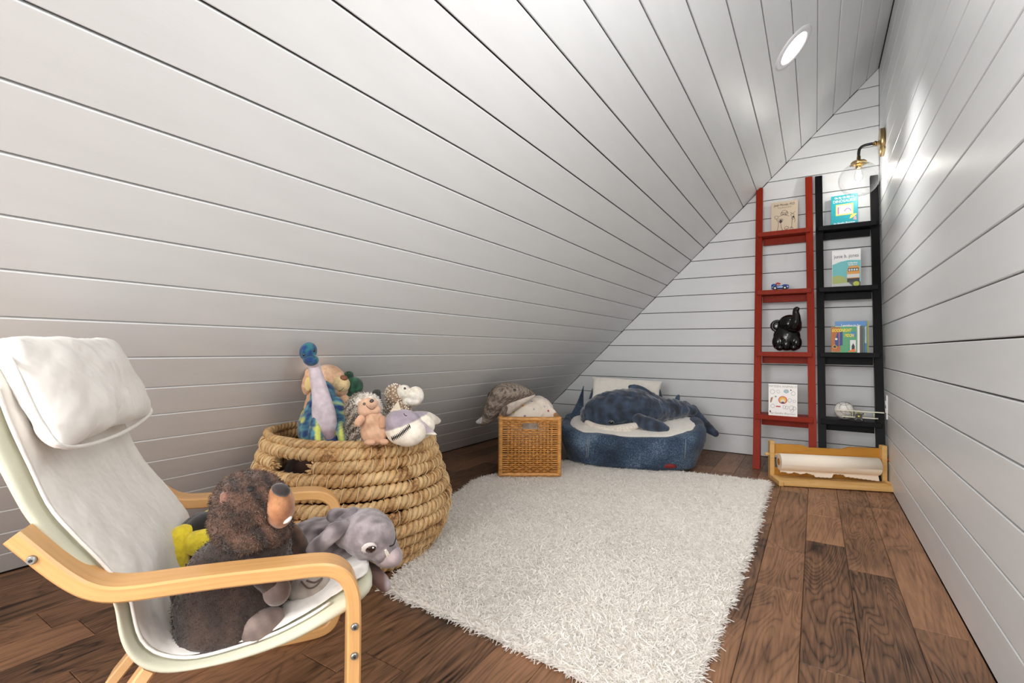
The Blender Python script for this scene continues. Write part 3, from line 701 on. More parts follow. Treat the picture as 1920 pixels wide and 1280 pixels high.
# stitching loops round each coil
st = []
for i, (z, R) in enumerate(BR):
    nst = int(2*math.pi*R/.047)
    for q in range(nst):
        t = (q+.5*(i % 2)+.2*RNG.random())/nst*2*math.pi
        if i == 8 and math.radians(219) < t % (2*math.pi) < math.radians(248): continue
        pts = []
        for u in np.linspace(-100, 100, 9):
            u = math.radians(u); tt = t+.012*(u)
            rr_ = RR*1.03+.0012
            pts.append(((R+rr_*math.cos(u))*math.cos(tt), (R+rr_*math.cos(u))*math.sin(tt), z+rr_*math.sin(u)+sag(z)(t)))
        st.append(tube_np(pts, .0016, 4))
V, F = join_np(st); tag(link('stitching', faces_mesh('stitching', V, F), m_thread, basket), kind='stuff')
m_in = mat('basket_base_fibre', srgb(92, 64, 40), rough=.8, var=.3, vscale=30)
lathe('base_disc', [(0, -.058), (.33, -.058), (.335, -.05), (0, -.045)], m_in, basket, 40)
# filling added inside the basket for the toys to sit on
m_support = mat('dark_brown_filling', srgb(74, 44, 32), rough=.9, var=.2, vscale=12, sheen=.3)
th_ = empty('toy_support', tuple(BC), 0, 'dark brown filling added inside the rope basket to hold up the toys', 'blanket')
blob('support_bundle', [ellip((0, 0, .17), (.30, .30, .215)), ellip((.09, .02, .30), (.2, .2, .115)), ellip((.0, -.1, .28), (.2, .16, .12))], m_support, th_, vox=.014, it=6, disp=.02, dscale=.08)
KB = .925; rescale(basket, KB, -.0627); rescale(th_, KB)
# ---------------------------------------------------------------- square rattan basket
m_rat = mat('golden_rattan', srgb(214, 152, 80), rough=.42, var=.42, vscale=14, stretch=(2, 2, 10), spec=.5, coat=.15)
m_ratd = mat('dark_rattan', srgb(196, 134, 66), rough=.45, var=.3, vscale=14, stretch=(2, 2, 10), coat=.15)  # slightly darker rattan tone, for the base board and roll core
a = on_z(938, 893, .02); b_ = on_z(1048, 893, .02); ax = b_-a; ang = math.atan2(ax[1], ax[0]); BW = float(np.linalg.norm(ax)); BD = .34; BHt = .352
wicker = empty('rattan_basket', (*((a+b_)/2)[:2], .02), ang, 'square golden rattan basket with a handle slot, between rope basket and denim bean bag', 'basket')
hwk = BW/2
def weave_face(w, hgt, hole=None):
    parts = []; ns = 13; nrow = 25; r = .0047
    xs = np.linspace(-w/2+.045, w/2-.045, ns)
    for x in xs:
        for dx in (-.0028, .0028):
            segs = [(.012, hgt-.022)]
            if hole and abs(x) < hole[0]+.004: segs = [(.012, hole[1]), (hole[2], hgt-.022)]
            for z0, z1 in segs: parts.append(tube_np([(x+dx, 0, z0), (x+dx, 0, (z0+z1)/2), (x+dx, 0, z1)], .0026, 6))
    for k in range(nrow):
        z = .02+(hgt-.05)*k/(nrow-1); pts = []; n = ns*4+6
        lim = [(-w/2+.008, w/2-.008)]
        if hole and hole[1] < z < hole[2]: lim = [(-w/2+.008, -hole[0]), (hole[0], w/2-.008)]
        for x0, x1 in lim:
            m = max(6, int(n*(x1-x0)/w)); X = np.linspace(x0, x1, m)
            ph = (X-xs[0])/(xs[1]-xs[0])*math.pi+(k % 2)*math.pi
            fade = np.clip((w/2-.03-np.abs(X))/.015, 0, 1)
            Y = np.cos(ph)*.0058*fade
            P = np.stack([X, Y, np.full(m, z)+RNG.normal()*.0008], 1); parts.append(tube_np(P, r*RNG.uniform(.85, 1.05), 5))
    return join_np(parts)
for name, w, T in (('front_panel', BW, Matrix.Identity(4)), ('back_panel', BW, Matrix.Translation((0, BD, 0))), ('side_panel', BD, Matrix.Translation((-hwk, BD/2, 0)) @ Matrix.Rotation(math.pi/2, 4, 'Z')), ('side_panel', BD, Matrix.Translation((hwk, BD/2, 0)) @ Matrix.Rotation(math.pi/2, 4, 'Z'))):
    hole = (.045, .274, .318) if name in ('front_panel', 'back_panel') else None
    V, F = weave_face(w, BHt, hole); me = faces_mesh(name, V, F); me.transform(T)
    p = link(name, me, m_rat, wicker); p['kind'] = 'stuff'
    if hole:
        hm = [(-hole[0], 0, hole[1]), (hole[0], 0, hole[1]), (hole[0], 0, hole[2]), (-hole[0], 0, hole[2])]
        q = tube('handle_rim', [tuple(T @ Vector(v)) for v in hm], .005, m_rat, wicker, 6, closed=True)
def wrapped_bar(p0, p1, r, wr_=.0062):
    p0, p1 = np.array(p0), np.array(p1); L = np.linalg.norm(p1-p0); n = int(L/.0035); P = [p0+(p1-p0)*t for t in np.linspace(0, 1, n)]
    rad = [r*(1.0+.10*abs(math.sin(i*math.pi/2.))) for i in range(n)]
    return tube_np(P, rad, 10)
for x, y in ((-hwk, 0), (hwk, 0), (-hwk, BD), (hwk, BD)):
    V, F = wrapped_bar((x, y, .004), (x, y, BHt), .0125); link('corner_post', faces_mesh('corner_post', V, F), m_rat, wicker)
for z in (.012, BHt-.014):
    for p0, p1 in (((-hwk, 0, z), (hwk, 0, z)), ((-hwk, BD, z), (hwk, BD, z)), ((-hwk, 0, z), (-hwk, BD, z)), ((hwk, 0, z), (hwk, BD, z))):
        V, F = wrapped_bar(p0, p1, .0125); link('rim_bar', faces_mesh('rim_bar', V, F), m_rat, wicker)
box('base_board', -hwk+.01, hwk-.01, .01, BD-.01, .006, .014, m_ratd, wicker)
# ---------------------------------------------------------------- denim bean bag
def denim():
    m, nt, b = mk('blue_denim'); L = nt.links; b.inputs['Roughness'].default_value = .85; b.inputs['Sheen Weight'].default_value = .15
    tc = nd(nt, 'ShaderNodeTexCoord'); n = nd(nt, 'ShaderNodeTexNoise'); n.inputs['Scale'].default_value = 5; n.inputs['Detail'].default_value = 4; L.new(tc.outputs['Object'], n.inputs['Vector'])
    n2 = nd(nt, 'ShaderNodeTexNoise'); n2.inputs['Scale'].default_value = 170; n2.inputs['Detail'].default_value = 3; L.new(tc.outputs['Object'], n2.inputs['Vector'])
    a = nd(nt, 'ShaderNodeMath', operation='MULTIPLY_ADD'); a.inputs[1].default_value = 1.1; L.new(n2.outputs[0], a.inputs[0]); L.new(n.outputs[0], a.inputs[2])
    mr = nd(nt, 'ShaderNodeMapRange'); mr.inputs['From Min'].default_value = .78; mr.inputs['From Max'].default_value = 1.35; L.new(a.outputs[0], mr.inputs[0]); cr = nd(nt, 'ShaderNodeValToRGB'); L.new(mr.outputs[0], cr.inputs[0]); e = cr.color_ramp.elements
    e[0].position = 0; e[0].color = (*srgb(22, 32, 48), 1); e[1].position = 1.0; e[1].color = (*srgb(108, 130, 152), 1); q = e.new(.55); q.color = (*srgb(50, 70, 95), 1)
    for el in e: el.position = min(1, el.position)
    L.new(cr.outputs[0], b.inputs['Base Color'])
    bp = nd(nt, 'ShaderNodeBump'); bp.inputs['Strength'].default_value = .35; bp.inputs['Distance'].default_value = .0015; L.new(n2.outputs[0], bp.inputs['Height']); L.new(bp.outputs[0], b.inputs['Normal'])
    return m
m_denim = denim(); m_sherpa = mat('cream_sherpa', srgb(240, 234, 224), rough=.95, var=.06, vscale=30, bump=.5, bscale=130, sheen=.4)
m_stitch = mat('pale_denim_stitch', srgb(150, 150, 150), rough=.8); m_redpatch = mat('red_patch', srgb(120, 24, 24), rough=.7)
fb = Frame(at_depth(1182, 700, 3.38)*[1, 1, 0]+[0, 0, .012])
bag = fb.empty('bean_bag', 'blue denim bean bag chair with cream sherpa inside, in front of the back wall', 'bean bag')
def bagwarp(V):
    V = V.copy(); x, y, z = V.T
    k = np.clip(z/.24, 0, 1)
    V[:, 2] = z+k*(.045*np.clip(x/.45, 0, 1)**2+.035*np.clip(y/.35, -1, 1)+.03*np.clip(-x/.45, 0, 1)**2)
    for zz, am in ((.055, .012), (.16, .008)): V[:, 0] *= 1-am*np.exp(-((z-zz)/.02)**2); V[:, 1] *= 1-am*np.exp(-((z-zz)/.02)**2)
    return V
bb = loft('denim_body', [(0, 0, .0, .37, .29, 3.), (0, 0, .004, .41, .33, 3.2), (0, 0, .03, .43, .35, 3.4), (0, 0, .055, .435, .352, 3.4), (0, 0, .13, .465, .375, 3.6), (0, 0, .165, .475, .372, 3.6), (0, 0, .21, .485, .365, 3.4), (0, 0, .238, .472, .345, 3.2), (0, 0, .242, .43, .31, 3), (0, 0, .215, .39, .29, 2.8)], m_denim, bag, seg=56, disp=.03, dscale=.15, warp=bagwarp)
# cream lining visible in the opening, rising at the right and the back
sp = loft('sherpa_seat', [(.01, 0, .19, .40, .30, 2.8), (.01, 0, .222, .43, .325, 3), (.01, 0, .243, .41, .31, 2.8), (0, .02, .252, .30, .22, 2.4), (0, .03, .255, .12, .1, 2)], m_sherpa, bag, seg=48, disp=.012, dscale=.08, warp=bagwarp)
def Q(x, y, dy): return fb.p(x, y, dy)
backp = pad('sherpa_backrest', [Q(1082, 792, .12), Q(1262, 788, .12), Q(1249, 711, .34), Q(1103, 700, .34)], .13, m_sherpa, bag, p=3, disp=.012, dscale=.08, wob=4.5)
dback = pad('denim_back_panel', [Q(1085, 800, .22), Q(1260, 800, .22), Q(1240, 728, .40), Q(1110, 722, .40)], .10, m_denim, bag, p=3)
blob('denim_wing', chainparts([(*Q(1074, 835, .02), .06), (*Q(1074, 805, .06), .058), (*Q(1080, 782, .12), .046), (*Q(1087, 760, .2), .030), (*Q(1091, 740, .26), .015), (*Q(1094, 724, .3), .006)]), m_denim, bag, vox=.007, it=4)
blob('denim_wing', chainparts([(*Q(1296, 830, 0.02), .04), (*Q(1300, 805, .05), .032), (*Q(1302, 790, .1), .022), (*Q(1298, 779, .15), .012)]), m_denim, bag, vox=.006, it=4)
def onbag(x, y):
    d = ray(x, y); ex = np.array([fb.ex, fb.ey, [0, 0, 1]]); o = ex @ (CAM-fb.o); dd = ex @ d
    r = bb.ray_cast(Vector(o), Vector(dd/np.linalg.norm(dd)))
    return np.array(r[1]) if r[0] else None
bpy.context.view_layer.update()
for x0, x1 in ((1102, 1099), (1105, 1102), (1286, 1284)):
    pts = [onbag(x0+(x1-x0)*t, 823+(857-823)*t) for t in np.linspace(0, 1, 9)]; pts = [p+np.array([0, -.002, 0]) for p in pts if p is not None]
    if len(pts) > 3: tube('seam', pts, .0018, m_stitch, bag, 5)
pc = onbag(1253, 873)
if pc is not None:
    sphere('red_patch', tuple(pc), (.052, .008, .016), m_redpatch, bag, 2)
# ---------------------------------------------------------------- plush toys
def C(*c): return np.array(srgb(*c))
def vnoise(P, s, seed=0):
    q = P*s; v = np.zeros(len(P)); rg = np.random.default_rng(seed)
    for _ in range(7):
        k = rg.normal(size=3)*(1+_*.45); v += np.sin(q@k+rg.uniform(0, 6.28))/(1+_*.3)
    return v/3
def mixc(a, b, t): t = np.clip(t, 0, 1)[:, None]; return a*(1-t)+b*t
m_vel = mat('plush_velour', (.5, .5, .5), rough=.85, attr=True, var=.22, vscale=38, bump=.3, bscale=260, sheen=.35)
m_fuzz = mat('plush_fur', (.5, .5, .5), rough=.9, attr=True, var=.2, vscale=90, bump=.6, bscale=420, sheen=.35)
m_eyeb = mat('black_glass_eye', srgb(14, 12, 12), rough=.08, spec=.8, coat=.6)
m_thr = mat('black_thread', srgb(24, 20, 20), rough=.7)
m_wht = mat('white_felt', srgb(238, 234, 226), rough=.8)
class Toy:
    def __init__(s, px, py, depth, label, cat='plush toy', group=None, name='plush_toy', frame=None):
        s.f = frame or Frame(at_depth(px, py, depth)); s.e = s.f.empty(name, label, cat, group)
    def E(s, x, y, dy, rx, rz, ry=None, rot=0, tilt=0):      # ellipsoid from picture sizes; ry in metres
        X = s.f.m(rx, dy); Z = s.f.m(rz, dy); return ellip(s.f.p(x, y, dy), (X, ry if ry else (X+Z)/2, Z), (tilt, -rot, 0))
    def ch(s, pts, flat=1.): return chainparts([(*s.f.p(x, y, dy), s.f.m(r, dy)) for x, y, dy, r in pts], flat)
    def blob(s, name, parts, col, m=None, **k):
        c = col if callable(col) else (lambda P, c=np.array(col): np.tile(c, (len(P), 1)))
        k.setdefault('vox', .0035); return blob(name, parts, m or m_vel, k.pop('parent', s.e), col=c, **k)
    def hit(s, o, x, y):
        d = ray(x, y); ex = np.array([s.f.ex, s.f.ey, [0, 0, 1]]); oo = ex @ (CAM-s.f.o); dd = ex @ d; dd /= np.linalg.norm(dd)
        r = o.ray_cast(Vector(oo), Vector(dd)); return (np.array(r[1]), np.array(r[2])) if r[0] else (None, None)
    def stick(s, o, x, y, name, r, m, flat=.5, parent=None, rz=None):
        p, n = s.hit(o, x, y)
        if p is None: return None
        q = Vector(n).to_track_quat('Z', 'Y').to_euler(); V, F = ico(2); rx = s.f.m(r); rr = (rx, s.f.m(rz) if rz else rx, rx*flat)
        V = (V*np.array(rr)) @ np.array(q.to_matrix()).T+p
        return link(name, faces_mesh(name, V, F), m, parent or s.e)
    def line(s, o, pts, r, name, m, parent=None, off=.0005):
        P = []
        for x, y in catmull(pts, 5):
            p, n = s.hit(o, x, y)
            if p is not None: P.append(p+n*off)
        if len(P) > 2: return tube(name, P, r, m, parent or s.e, 5)
upd = lambda: bpy.context.view_layer.update()
# --- long-necked dinosaur
t = Toy(612, 828, 1.84, 'tall blue and yellow tie-dyed long-necked dinosaur plush with lavender neck', name='dinosaur_plush')
def tie(P):
    n = vnoise(P, 55, 3); n2 = vnoise(P, 40, 9)
    c = mixc(C(30, 56, 104), C(84, 146, 160), n*.8+.45); return mixc(c, C(196, 200, 92), (n2-.25)*1.8)
body = t.blob('body', [t.E(611, 800, .06, 46, 52, .09), t.E(606, 745, .055, 22, 30, .045), t.E(612, 830, .05, 44, 26, .09)]+t.ch([(585, 835, .0, 18), (579, 800, .02, 16), (588, 760, .04, 12)])+t.ch([(650, 835, 0, 15), (643, 790, .02, 15), (630, 755, .04, 12)]), tie, disp=.006, dscale=.04)
t.blob('neck', t.ch([(586, 674, .01, 11), (590, 690, 0, 10.5), (596, 715, 0, 13), (602, 745, 0, 16), (607, 775, -.01, 20.5), (610, 797, -.012, 21), (613, 816, -.01, 14), (614, 826, -.01, 8)], .8), lambda P: mixc(C(206, 192, 200), C(176, 150, 160), (-(P[:, 2]-t.f.p(610, 800, 0)[2])/.012)*.7+.3), disp=.003, dscale=.03)
hd = t.blob('head', [t.E(578, 659, -.01, 14.5, 17, .032, -12), t.E(583, 675, -.026, 13, 10.5, .028, -8)], lambda P: mixc(C(18, 56, 112), C(36, 112, 120), vnoise(P, 90, 5)*1.2+.5), vox=.0028)
t.blob('jaw', [t.E(585, 680, -.012, 12, 8, .028, -8)], C(220, 210, 214), vox=.003)
t.stick(hd, 588.5, 657, 'eye', 2.6, m_eyeb); t.stick(hd, 569, 665, 'eye', 2.2, m_eyeb)
t.line(hd, [(571, 671), (577, 667), (584, 666), (591, 670)], .0009, 'mouth', m_thr)
def striped(P): return mixc(tie(P), C(216, 222, 110), (np.sin(P[:, 0]*150)+vnoise(P, 60, 2))*.8)
t.blob('foot', t.ch([(593, 790, -.02, 10), (591, 812, -.035, 12), (596, 829, -.045, 13)]), striped, vox=.003)
t.blob('foot', t.ch([(638, 800, -.01, 11), (646, 815, -.03, 13), (648, 830, -.04, 13)]), striped, vox=.003)
# --- peach bear
t = Toy(615, 790, 2.0, 'peach bear plush with brown nose, behind the long-necked dinosaur', name='bear_plush')
pe = lambda P: mixc(C(214, 166, 130), C(234, 192, 156), vnoise(P, 60, 1)+.5)
t.blob('body', [t.E(622, 790, .05, 44, 46, .08), t.E(600, 760, .03, 24, 30, .06)]+t.ch([(590, 745, 0, 14), (582, 765, -.02, 11), (586, 780, -.03, 10)]), pe, m_fuzz, disp=.006, dscale=.02)
hd = t.blob('head', [t.E(614, 716, 0, 32, 31, .07), t.E(632, 728, -.01, 22, 17, .06)], pe, m_fuzz, disp=.004, dscale=.02)
mz = t.blob('muzzle', [t.E(638, 720, -.045, 17, 16, .035, -20)], C(228, 200, 150), m_fuzz)
t.stick(mz, 645, 708, 'nose', 7, mat('brown_nose', srgb(134, 84, 56), rough=.5), .5, rz=6)
t.line(mz, [(634, 734), (640, 731), (645, 726)], .001, 'mouth', m_thr)
ea = t.blob('ear', [t.E(577, 718, -.01, 9.5, 21, .022, -8), t.E(579, 700, 0, 7, 9, .015)], pe, m_fuzz, disp=.003, dscale=.015)
t.stick(ea, 578, 720, 'ear_lining', 6, mat('pale_yellow_plush', srgb(228, 204, 140), rough=.9), .3, rz=13)
for x, y in ((650, 757), (642, 744)): pass
t.blob('arm', t.ch([(640, 745, -.02, 11), (652, 760, -.05, 10), (648, 778, -.06, 10)]), pe, m_fuzz, disp=.003, dscale=.02)
# --- dark green dinosaur
t = Toy(664, 770, 2.02, 'dark green crocodile-like plush peeking out behind the bear and the hedgehog', name='crocodile_plush')
gr = lambda P: mixc(C(14, 50, 36), C(34, 92, 62), vnoise(P, 90, 4)*.8+.35)
hd = t.blob('head', [t.E(664, 724, 0, 16, 17, .035), t.E(650, 714, .02, 15, 12, .03), t.E(654, 703, .01, 8.5, 8, .018), t.E(647, 732, .01, 14, 12, .03)], gr, vox=.003)
t.blob('body', [t.E(655, 775, .06, 36, 40, .06)]+t.ch([(648, 745, .02, 15), (660, 738, .01, 12), (676, 739, .02, 7), (684, 742, .02, 4)]), gr, disp=.004, dscale=.02)
t.stick(hd, 654, 699, 'eye', 2.5, m_eyeb)
# --- hedgehog
t = Toy(692, 830, 1.80, 'standing hedgehog plush with tan belly and speckled fur', name='hedgehog_plush')
spk = lambda P: mixc(C(66, 52, 42), C(218, 206, 186), vnoise(P, 380, 2)*1.6+.32)
bk = t.blob('back', [t.E(690, 795, .025, 38, 42, .055), t.E(679, 768, .02, 29, 30, .05), t.E(676, 810, .02, 24, 28, .05), t.E(700, 815, .02, 28, 20, .05)], spk, m_fuzz, disp=.004, dscale=.01)
be = t.blob('belly', [t.E(702, 806, -.028, 25, 28, .03), t.E(700, 790, -.028, 20, 20, .03)], lambda P: mixc(C(206, 162, 130), C(222, 180, 148), vnoise(P, 60)+.5))
hd = t.blob('face', [t.E(690, 763, -.028, 18, 17, .026, -10), t.E(683, 770, -.032, 12, 11, .026), t.E(698, 757, -.042, 11, 9, .024, 20), t.E(704, 768, -.035, 10, 9, .02)], C(218, 176, 146))
fk = lambda P: mixc(C(238, 230, 218), C(250, 246, 238), vnoise(P, 60)+.5)
tufts('fur_ruff', t.blob('ruff', [t.E(687, 766, -.008, 26, 27, .022, -6)], C(232, 222, 208), m_fuzz).data, 1500, .010, .0015, m_fuzz, t.e, lean=.45, col=lambda P: mixc(C(250, 246, 240), C(205, 190, 170), vnoise(P, 300)), keep=lambda c, n: (n[:, 1] < .5)*(1-np.clip(1-np.hypot((c[:, 0]-t.f.p(690, 765, 0)[0]), (c[:, 2]-t.f.p(690, 765, 0)[2]))/t.f.m(18), 0, 1)))
tufts('fur', bk.data, 6500, .009, .0016, m_fuzz, t.e, lean=.4, droop=.2, col=spk)
t.stick(hd, 683, 757, 'eye', 2.6, m_eyeb); t.stick(hd, 697, 751.5, 'nose', 3.8, m_eyeb, .8)
t.line(hd, [(687, 760), (692, 765), (699, 767), (703, 763)], .0009, 'mouth', m_thr)
t.blob('paw', t.ch([(677, 785, -.05, 8), (671, 793, -.058, 7.5)]), C(214, 168, 136)); t.blob('paw', t.ch([(716, 786, -.045, 8), (717, 797, -.05, 7.5)]), C(196, 150, 120))
t.blob('foot', [t.E(693, 829, -.055, 11, 5.5, .018)], C(214, 168, 136)); t.blob('foot', [t.E(720, 828, -.05, 9, 5.5, .018)], C(210, 164, 132))
# --- charcoal toy
t = Toy(712, 790, 1.98, 'charcoal plush limb sticking up between the hedgehog and the knobbly bird', name='charcoal_plush')
t.blob('limb', t.ch([(706, 737, -.02, 8.5), (707, 748, -.02, 8), (713, 764, -.01, 9), (719, 788, .01, 12)]), lambda P: mixc(C(38, 40, 40), C(58, 62, 58), vnoise(P, 80)+.5))
t.blob('body', [t.E(720, 795, .04, 26, 30, .05), t.E(722, 770, .02, 11, 8, .02)], C(34, 58, 44))
# --- knobbly bird with a big pale bill
t = Toy(757, 800, 1.98, 'beige knobbly-fleeced bird plush with large pale bill', name='bird_plush')
kn = lambda P: mixc(C(124, 98, 78), C(172, 146, 120), vnoise(P, 420, 6)*1.8+.5)
bd = t.blob('body', [t.E(742, 744, 0, 19, 24, .042, 15), t.E(748, 768, .0, 22, 22, .045), t.E(756, 790, .02, 26, 24, .05)], kn, m_fuzz, disp=.002, dscale=.01)
kb = []
me = bd.data; cen = np.array([p.center[:] for p in me.polygons]); nrm_ = np.array([p.normal[:] for p in me.polygons])
sel = [i for i in RNG.permutation(len(cen)) if nrm_[i][1] < .5]; used = []
for i in sel:
    if all(np.linalg.norm(cen[i]-cen[j]) > .0075 for j in used):
        used.append(i)
        if len(used) > 300: break
V = join_np([ellip(cen[i]+nrm_[i]*.001, (.0042, .0042, .0042), sub=1) for i in used]); me = faces_mesh('curly_knobs', *V); paint(me, lambda P: mixc(C(236, 226, 210), C(190, 166, 140), vnoise(P, 100)+.4)); tag(link('curly_knobs', me, m_fuzz, t.e), kind='stuff')
hd = t.blob('head', [t.E(757, 735, -.02, 14, 14, .03), t.E(763, 748, -.01, 13, 14, .03)], C(226, 218, 204), m_fuzz, disp=.003, dscale=.015)
t.blob('bill', [t.E(779, 739, -.03, 15, 15, .03, -5), t.E(776, 751, -.025, 15, 10, .03), t.E(787, 742, -.03, 8, 12, .025)], lambda P: mixc(C(236, 230, 220), C(214, 198, 168), vnoise(P, 40)+.3), m_fuzz)
t.stick(hd, 759, 728, 'eye', 2.4, m_eyeb)
# --- grey and white shark with toothy grin
t = Toy(762, 836, 1.80, 'grey and cream shark plush grinning with black zigzag mouth, on the basket rim', name='shark_plush')
ctr = t.f.p(765, 800, 0)
def shk(P):
    x = (P[:, 0]-ctr[0])/t.f.m(1); z = (P[:, 2]-ctr[2])/t.f.m(1)
    # border of white belly and grey back
    lim = -6+.36*x; return mixc(C(238, 228, 212), C(160, 148, 158), (z-lim-14)/2.5)
bd = t.blob('body', [t.E(757, 801, -.01, 34, 33, .05, 18), t.E(768, 811, -.025, 31, 25, .05, 12), t.E(783, 797, .03, 32, 26, .05, -10), t.E(742, 792, -.01, 20, 22, .045)]+t.ch([(790, 790, .04, 20), (802, 787, .08, 15), (815, 788, .13, 9), (822, 789, .16, 5)]), shk, disp=.002, dscale=.03)
mo = [(736, 822), (748, 816), (758, 808), (768, 799)]
t.line(bd, mo, .0011, 'mouth', m_thr)
te = []
for i, (x, y) in enumerate(resample(catmull(mo, 5), 13)):
    for s in (-1, 1):
        p, n = t.hit(bd, x, y); q, n2 = t.hit(bd, x+s*2.2, y+s*5.2)
        if p is not None and q is not None:
            r, _n = t.hit(bd, x+1.6, y-1.2); 
            if r is not None: te.append((np.array([p+n*.0012-(r-p)*.8, p+n*.0012+(r-p)*.8, q+n2*.0012]), [(0, 1, 2)]))
if te: V, F = join_np(te); tag(link('zigzag_teeth', faces_mesh('zigzag_teeth', V, F, False), m_thr, t.e), kind='stuff')
t.line(bd, [(757, 775), (760, 779), (763, 779)], .0014, 'eye', m_thr)
def fin3(t, name, pts, th, col, tip=.3):
    P = [t.f.p(*p) for p in pts]; parts = []
    a, b, c = P
    for u in np.linspace(0, 1, 9):
        for v in np.linspace(0, 1, 7):
            q = (a*(1-v)+b*v)*(1-u)+c*u; r = th*(1-u*(1-tip))*(1 if 0 < v < 1 else .7)
            parts.append(ellip(q, (r, r, r), sub=1))
    return t.blob(name, parts, col, it=5)
fin3(t, 'top_fin', [(733, 772, .01), (752, 771, .0), (746, 750, .0)], .008, C(216, 200, 176))
fin3(t, 'side_fin', [(790, 790, -.03), (792, 812, -.03), (822, 816, -.02)], .010, lambda P: mixc(C(236, 228, 214), C(178, 166, 174), (P[:, 2]-t.f.p(808, 809, 0)[2])/.004+.5))
fin3(t, 'tail_fin', [(782, 785, .06), (800, 792, .06), (790, 776, .07)], .007, C(176, 164, 172))
for o in list(COL.objects):
    if o.type == 'EMPTY' and o.parent is None and o.get('category') == 'plush toy': rescale(o, KB)
# ---------------------------------------------------------------- toys on the armchair
# --- brown groundhog with a tooth
t = Toy(425, 1204, .80, 'brown plush groundhog with orange muzzle and white tooth, sitting on the armchair', name='groundhog_plush')
br = lambda P: mixc(C(52, 36, 28), C(104, 74, 58), vnoise(P, 75, 8)*.7+.42)
bd = t.blob('body', [t.E(436, 1120, .02, 82, 72, .068), t.E(422, 1166, .01, 72, 40, .065), t.E(452, 1060, .02, 78, 55, .06), t.E(466, 1030, .01, 66, 40, .052)], lambda P: mixc(C(44, 33, 28), C(72, 54, 45), vnoise(P, 60, 2)*.6+.4), m_fuzz, vox=.0035, disp=.004, dscale=.012)
hd = t.blob('head', [t.E(470, 944, .0, 58, 53, .055, -20), t.E(450, 975, .0, 44, 44, .05), t.E(475, 994, -.005, 54, 30, .052, 8), t.E(503, 990, 0, 36, 34, .045)], br, m_fuzz, vox=.003, disp=.004, dscale=.01)
mz = t.blob('muzzle', [t.E(523, 948, -.03, 25, 38, .034, 4), t.E(522, 930, -.03, 21, 22, .03)], lambda P: mixc(C(150, 98, 62), C(178, 124, 84), vnoise(P, 80)+.4), m_fuzz, vox=.003)
ns = t.blob('nose', [t.E(527, 918, -.052, 16, 11, .014, -28)], C(44, 34, 32), vox=.002)
t.blob('tooth', [t.E(538, 974, -.052, 9, 5, .008, 30)], C(240, 238, 232), vox=.0015, it=2)
t.blob('ear', [t.E(424, 937, -.028, 9, 15, .012, 15)], C(132, 92, 76), m_fuzz, vox=.002)
t.stick(hd, 470, 916, 'eye', 6, m_thr, .4)
tufts('head_fur', hd.data, 16000, .0045, .0010, m_fuzz, t.e, lean=.7, col=lambda P: mixc(C(48, 32, 26), C(124, 90, 70), vnoise(P, 75, 8)*.7+.42), dirn=(0, 0, -.25))
tufts('body_fur', bd.data, 12000, .0022, .0010, m_fuzz, t.e, lean=.6, col=lambda P: mixc(C(40, 30, 26), C(78, 59, 50), vnoise(P, 60, 2)*.6+.4), dirn=(0, 0, -.5))
gy = lambda P: mixc(C(104, 88, 82), C(140, 122, 114), vnoise(P, 60)+.4)
t.blob('arm', t.ch([(545, 1000, .05, 18), (556, 1025, .05, 20), (552, 1060, .04, 19), (528, 1090, 0, 18)]), br, m_fuzz, disp=.003, dscale=.012)
t.blob('arm', t.ch([(470, 1060, -.035, 18), (495, 1082, -.045, 19), (512, 1098, -.048, 18)]), lambda P: mixc(C(44, 33, 28), C(72, 54, 45), vnoise(P, 60, 2)*.6+.4), m_fuzz, disp=.003, dscale=.012)
t.blob('paw', [t.E(519, 1108, -.05, 22, 24, .022)], gy, disp=.003, dscale=.03)
t.blob('foot', [t.E(486, 1174, -.035, 34, 27, .028, 32), t.E(512, 1157, -.035, 18, 14, .018, 20)], gy, disp=.005, dscale=.025)
t.blob('tail', t.ch([(385, 1165, .03, 22), (358, 1150, .03, 19), (340, 1120, .03, 15), (333, 1098, .03, 10)]), lambda P: mixc(C(52, 44, 42), C(90, 80, 78), vnoise(P, 60)+.3), m_fuzz, disp=.004, dscale=.02)
rescale(t.e, 1.11)
# --- black and yellow toy
t = Toy(372, 1085, .97, 'black and yellow striped plush behind the brown groundhog', name='striped_plush')
def bee(P):
    x = (P[:, 0]-t.f.p(360, 1020, 0)[0])/t.f.m(1)+360; return np.tile(C(30, 28, 28), (len(P), 1))
t.blob('body', [t.E(380, 1025, .02, 42, 55, .05), t.E(382, 1060, .02, 40, 40, .05)], bee, m_fuzz)
t.blob('yellow_band', t.ch([(356, 994, -.02, 8), (340, 1001, -.02, 15), (333, 1025, -.03, 17), (334, 1048, -.03, 16), (340, 1070, -.02, 13)]), C(252, 226, 58), m_fuzz)
t.blob('yellow_patch', [t.E(383, 1016, -.035, 31, 21, .022), t.E(372, 1016, -.03, 20, 20, .02)], C(252, 228, 62), m_fuzz)
t.blob('yellow_tip', [t.E(398, 963, .01, 14, 8, .02)], C(220, 212, 60), m_fuzz)
t.blob('dark_top', [t.E(385, 982, .0, 30, 18, .035, 15)], C(26, 24, 24), m_fuzz)
rescale(t.e, 1.11)
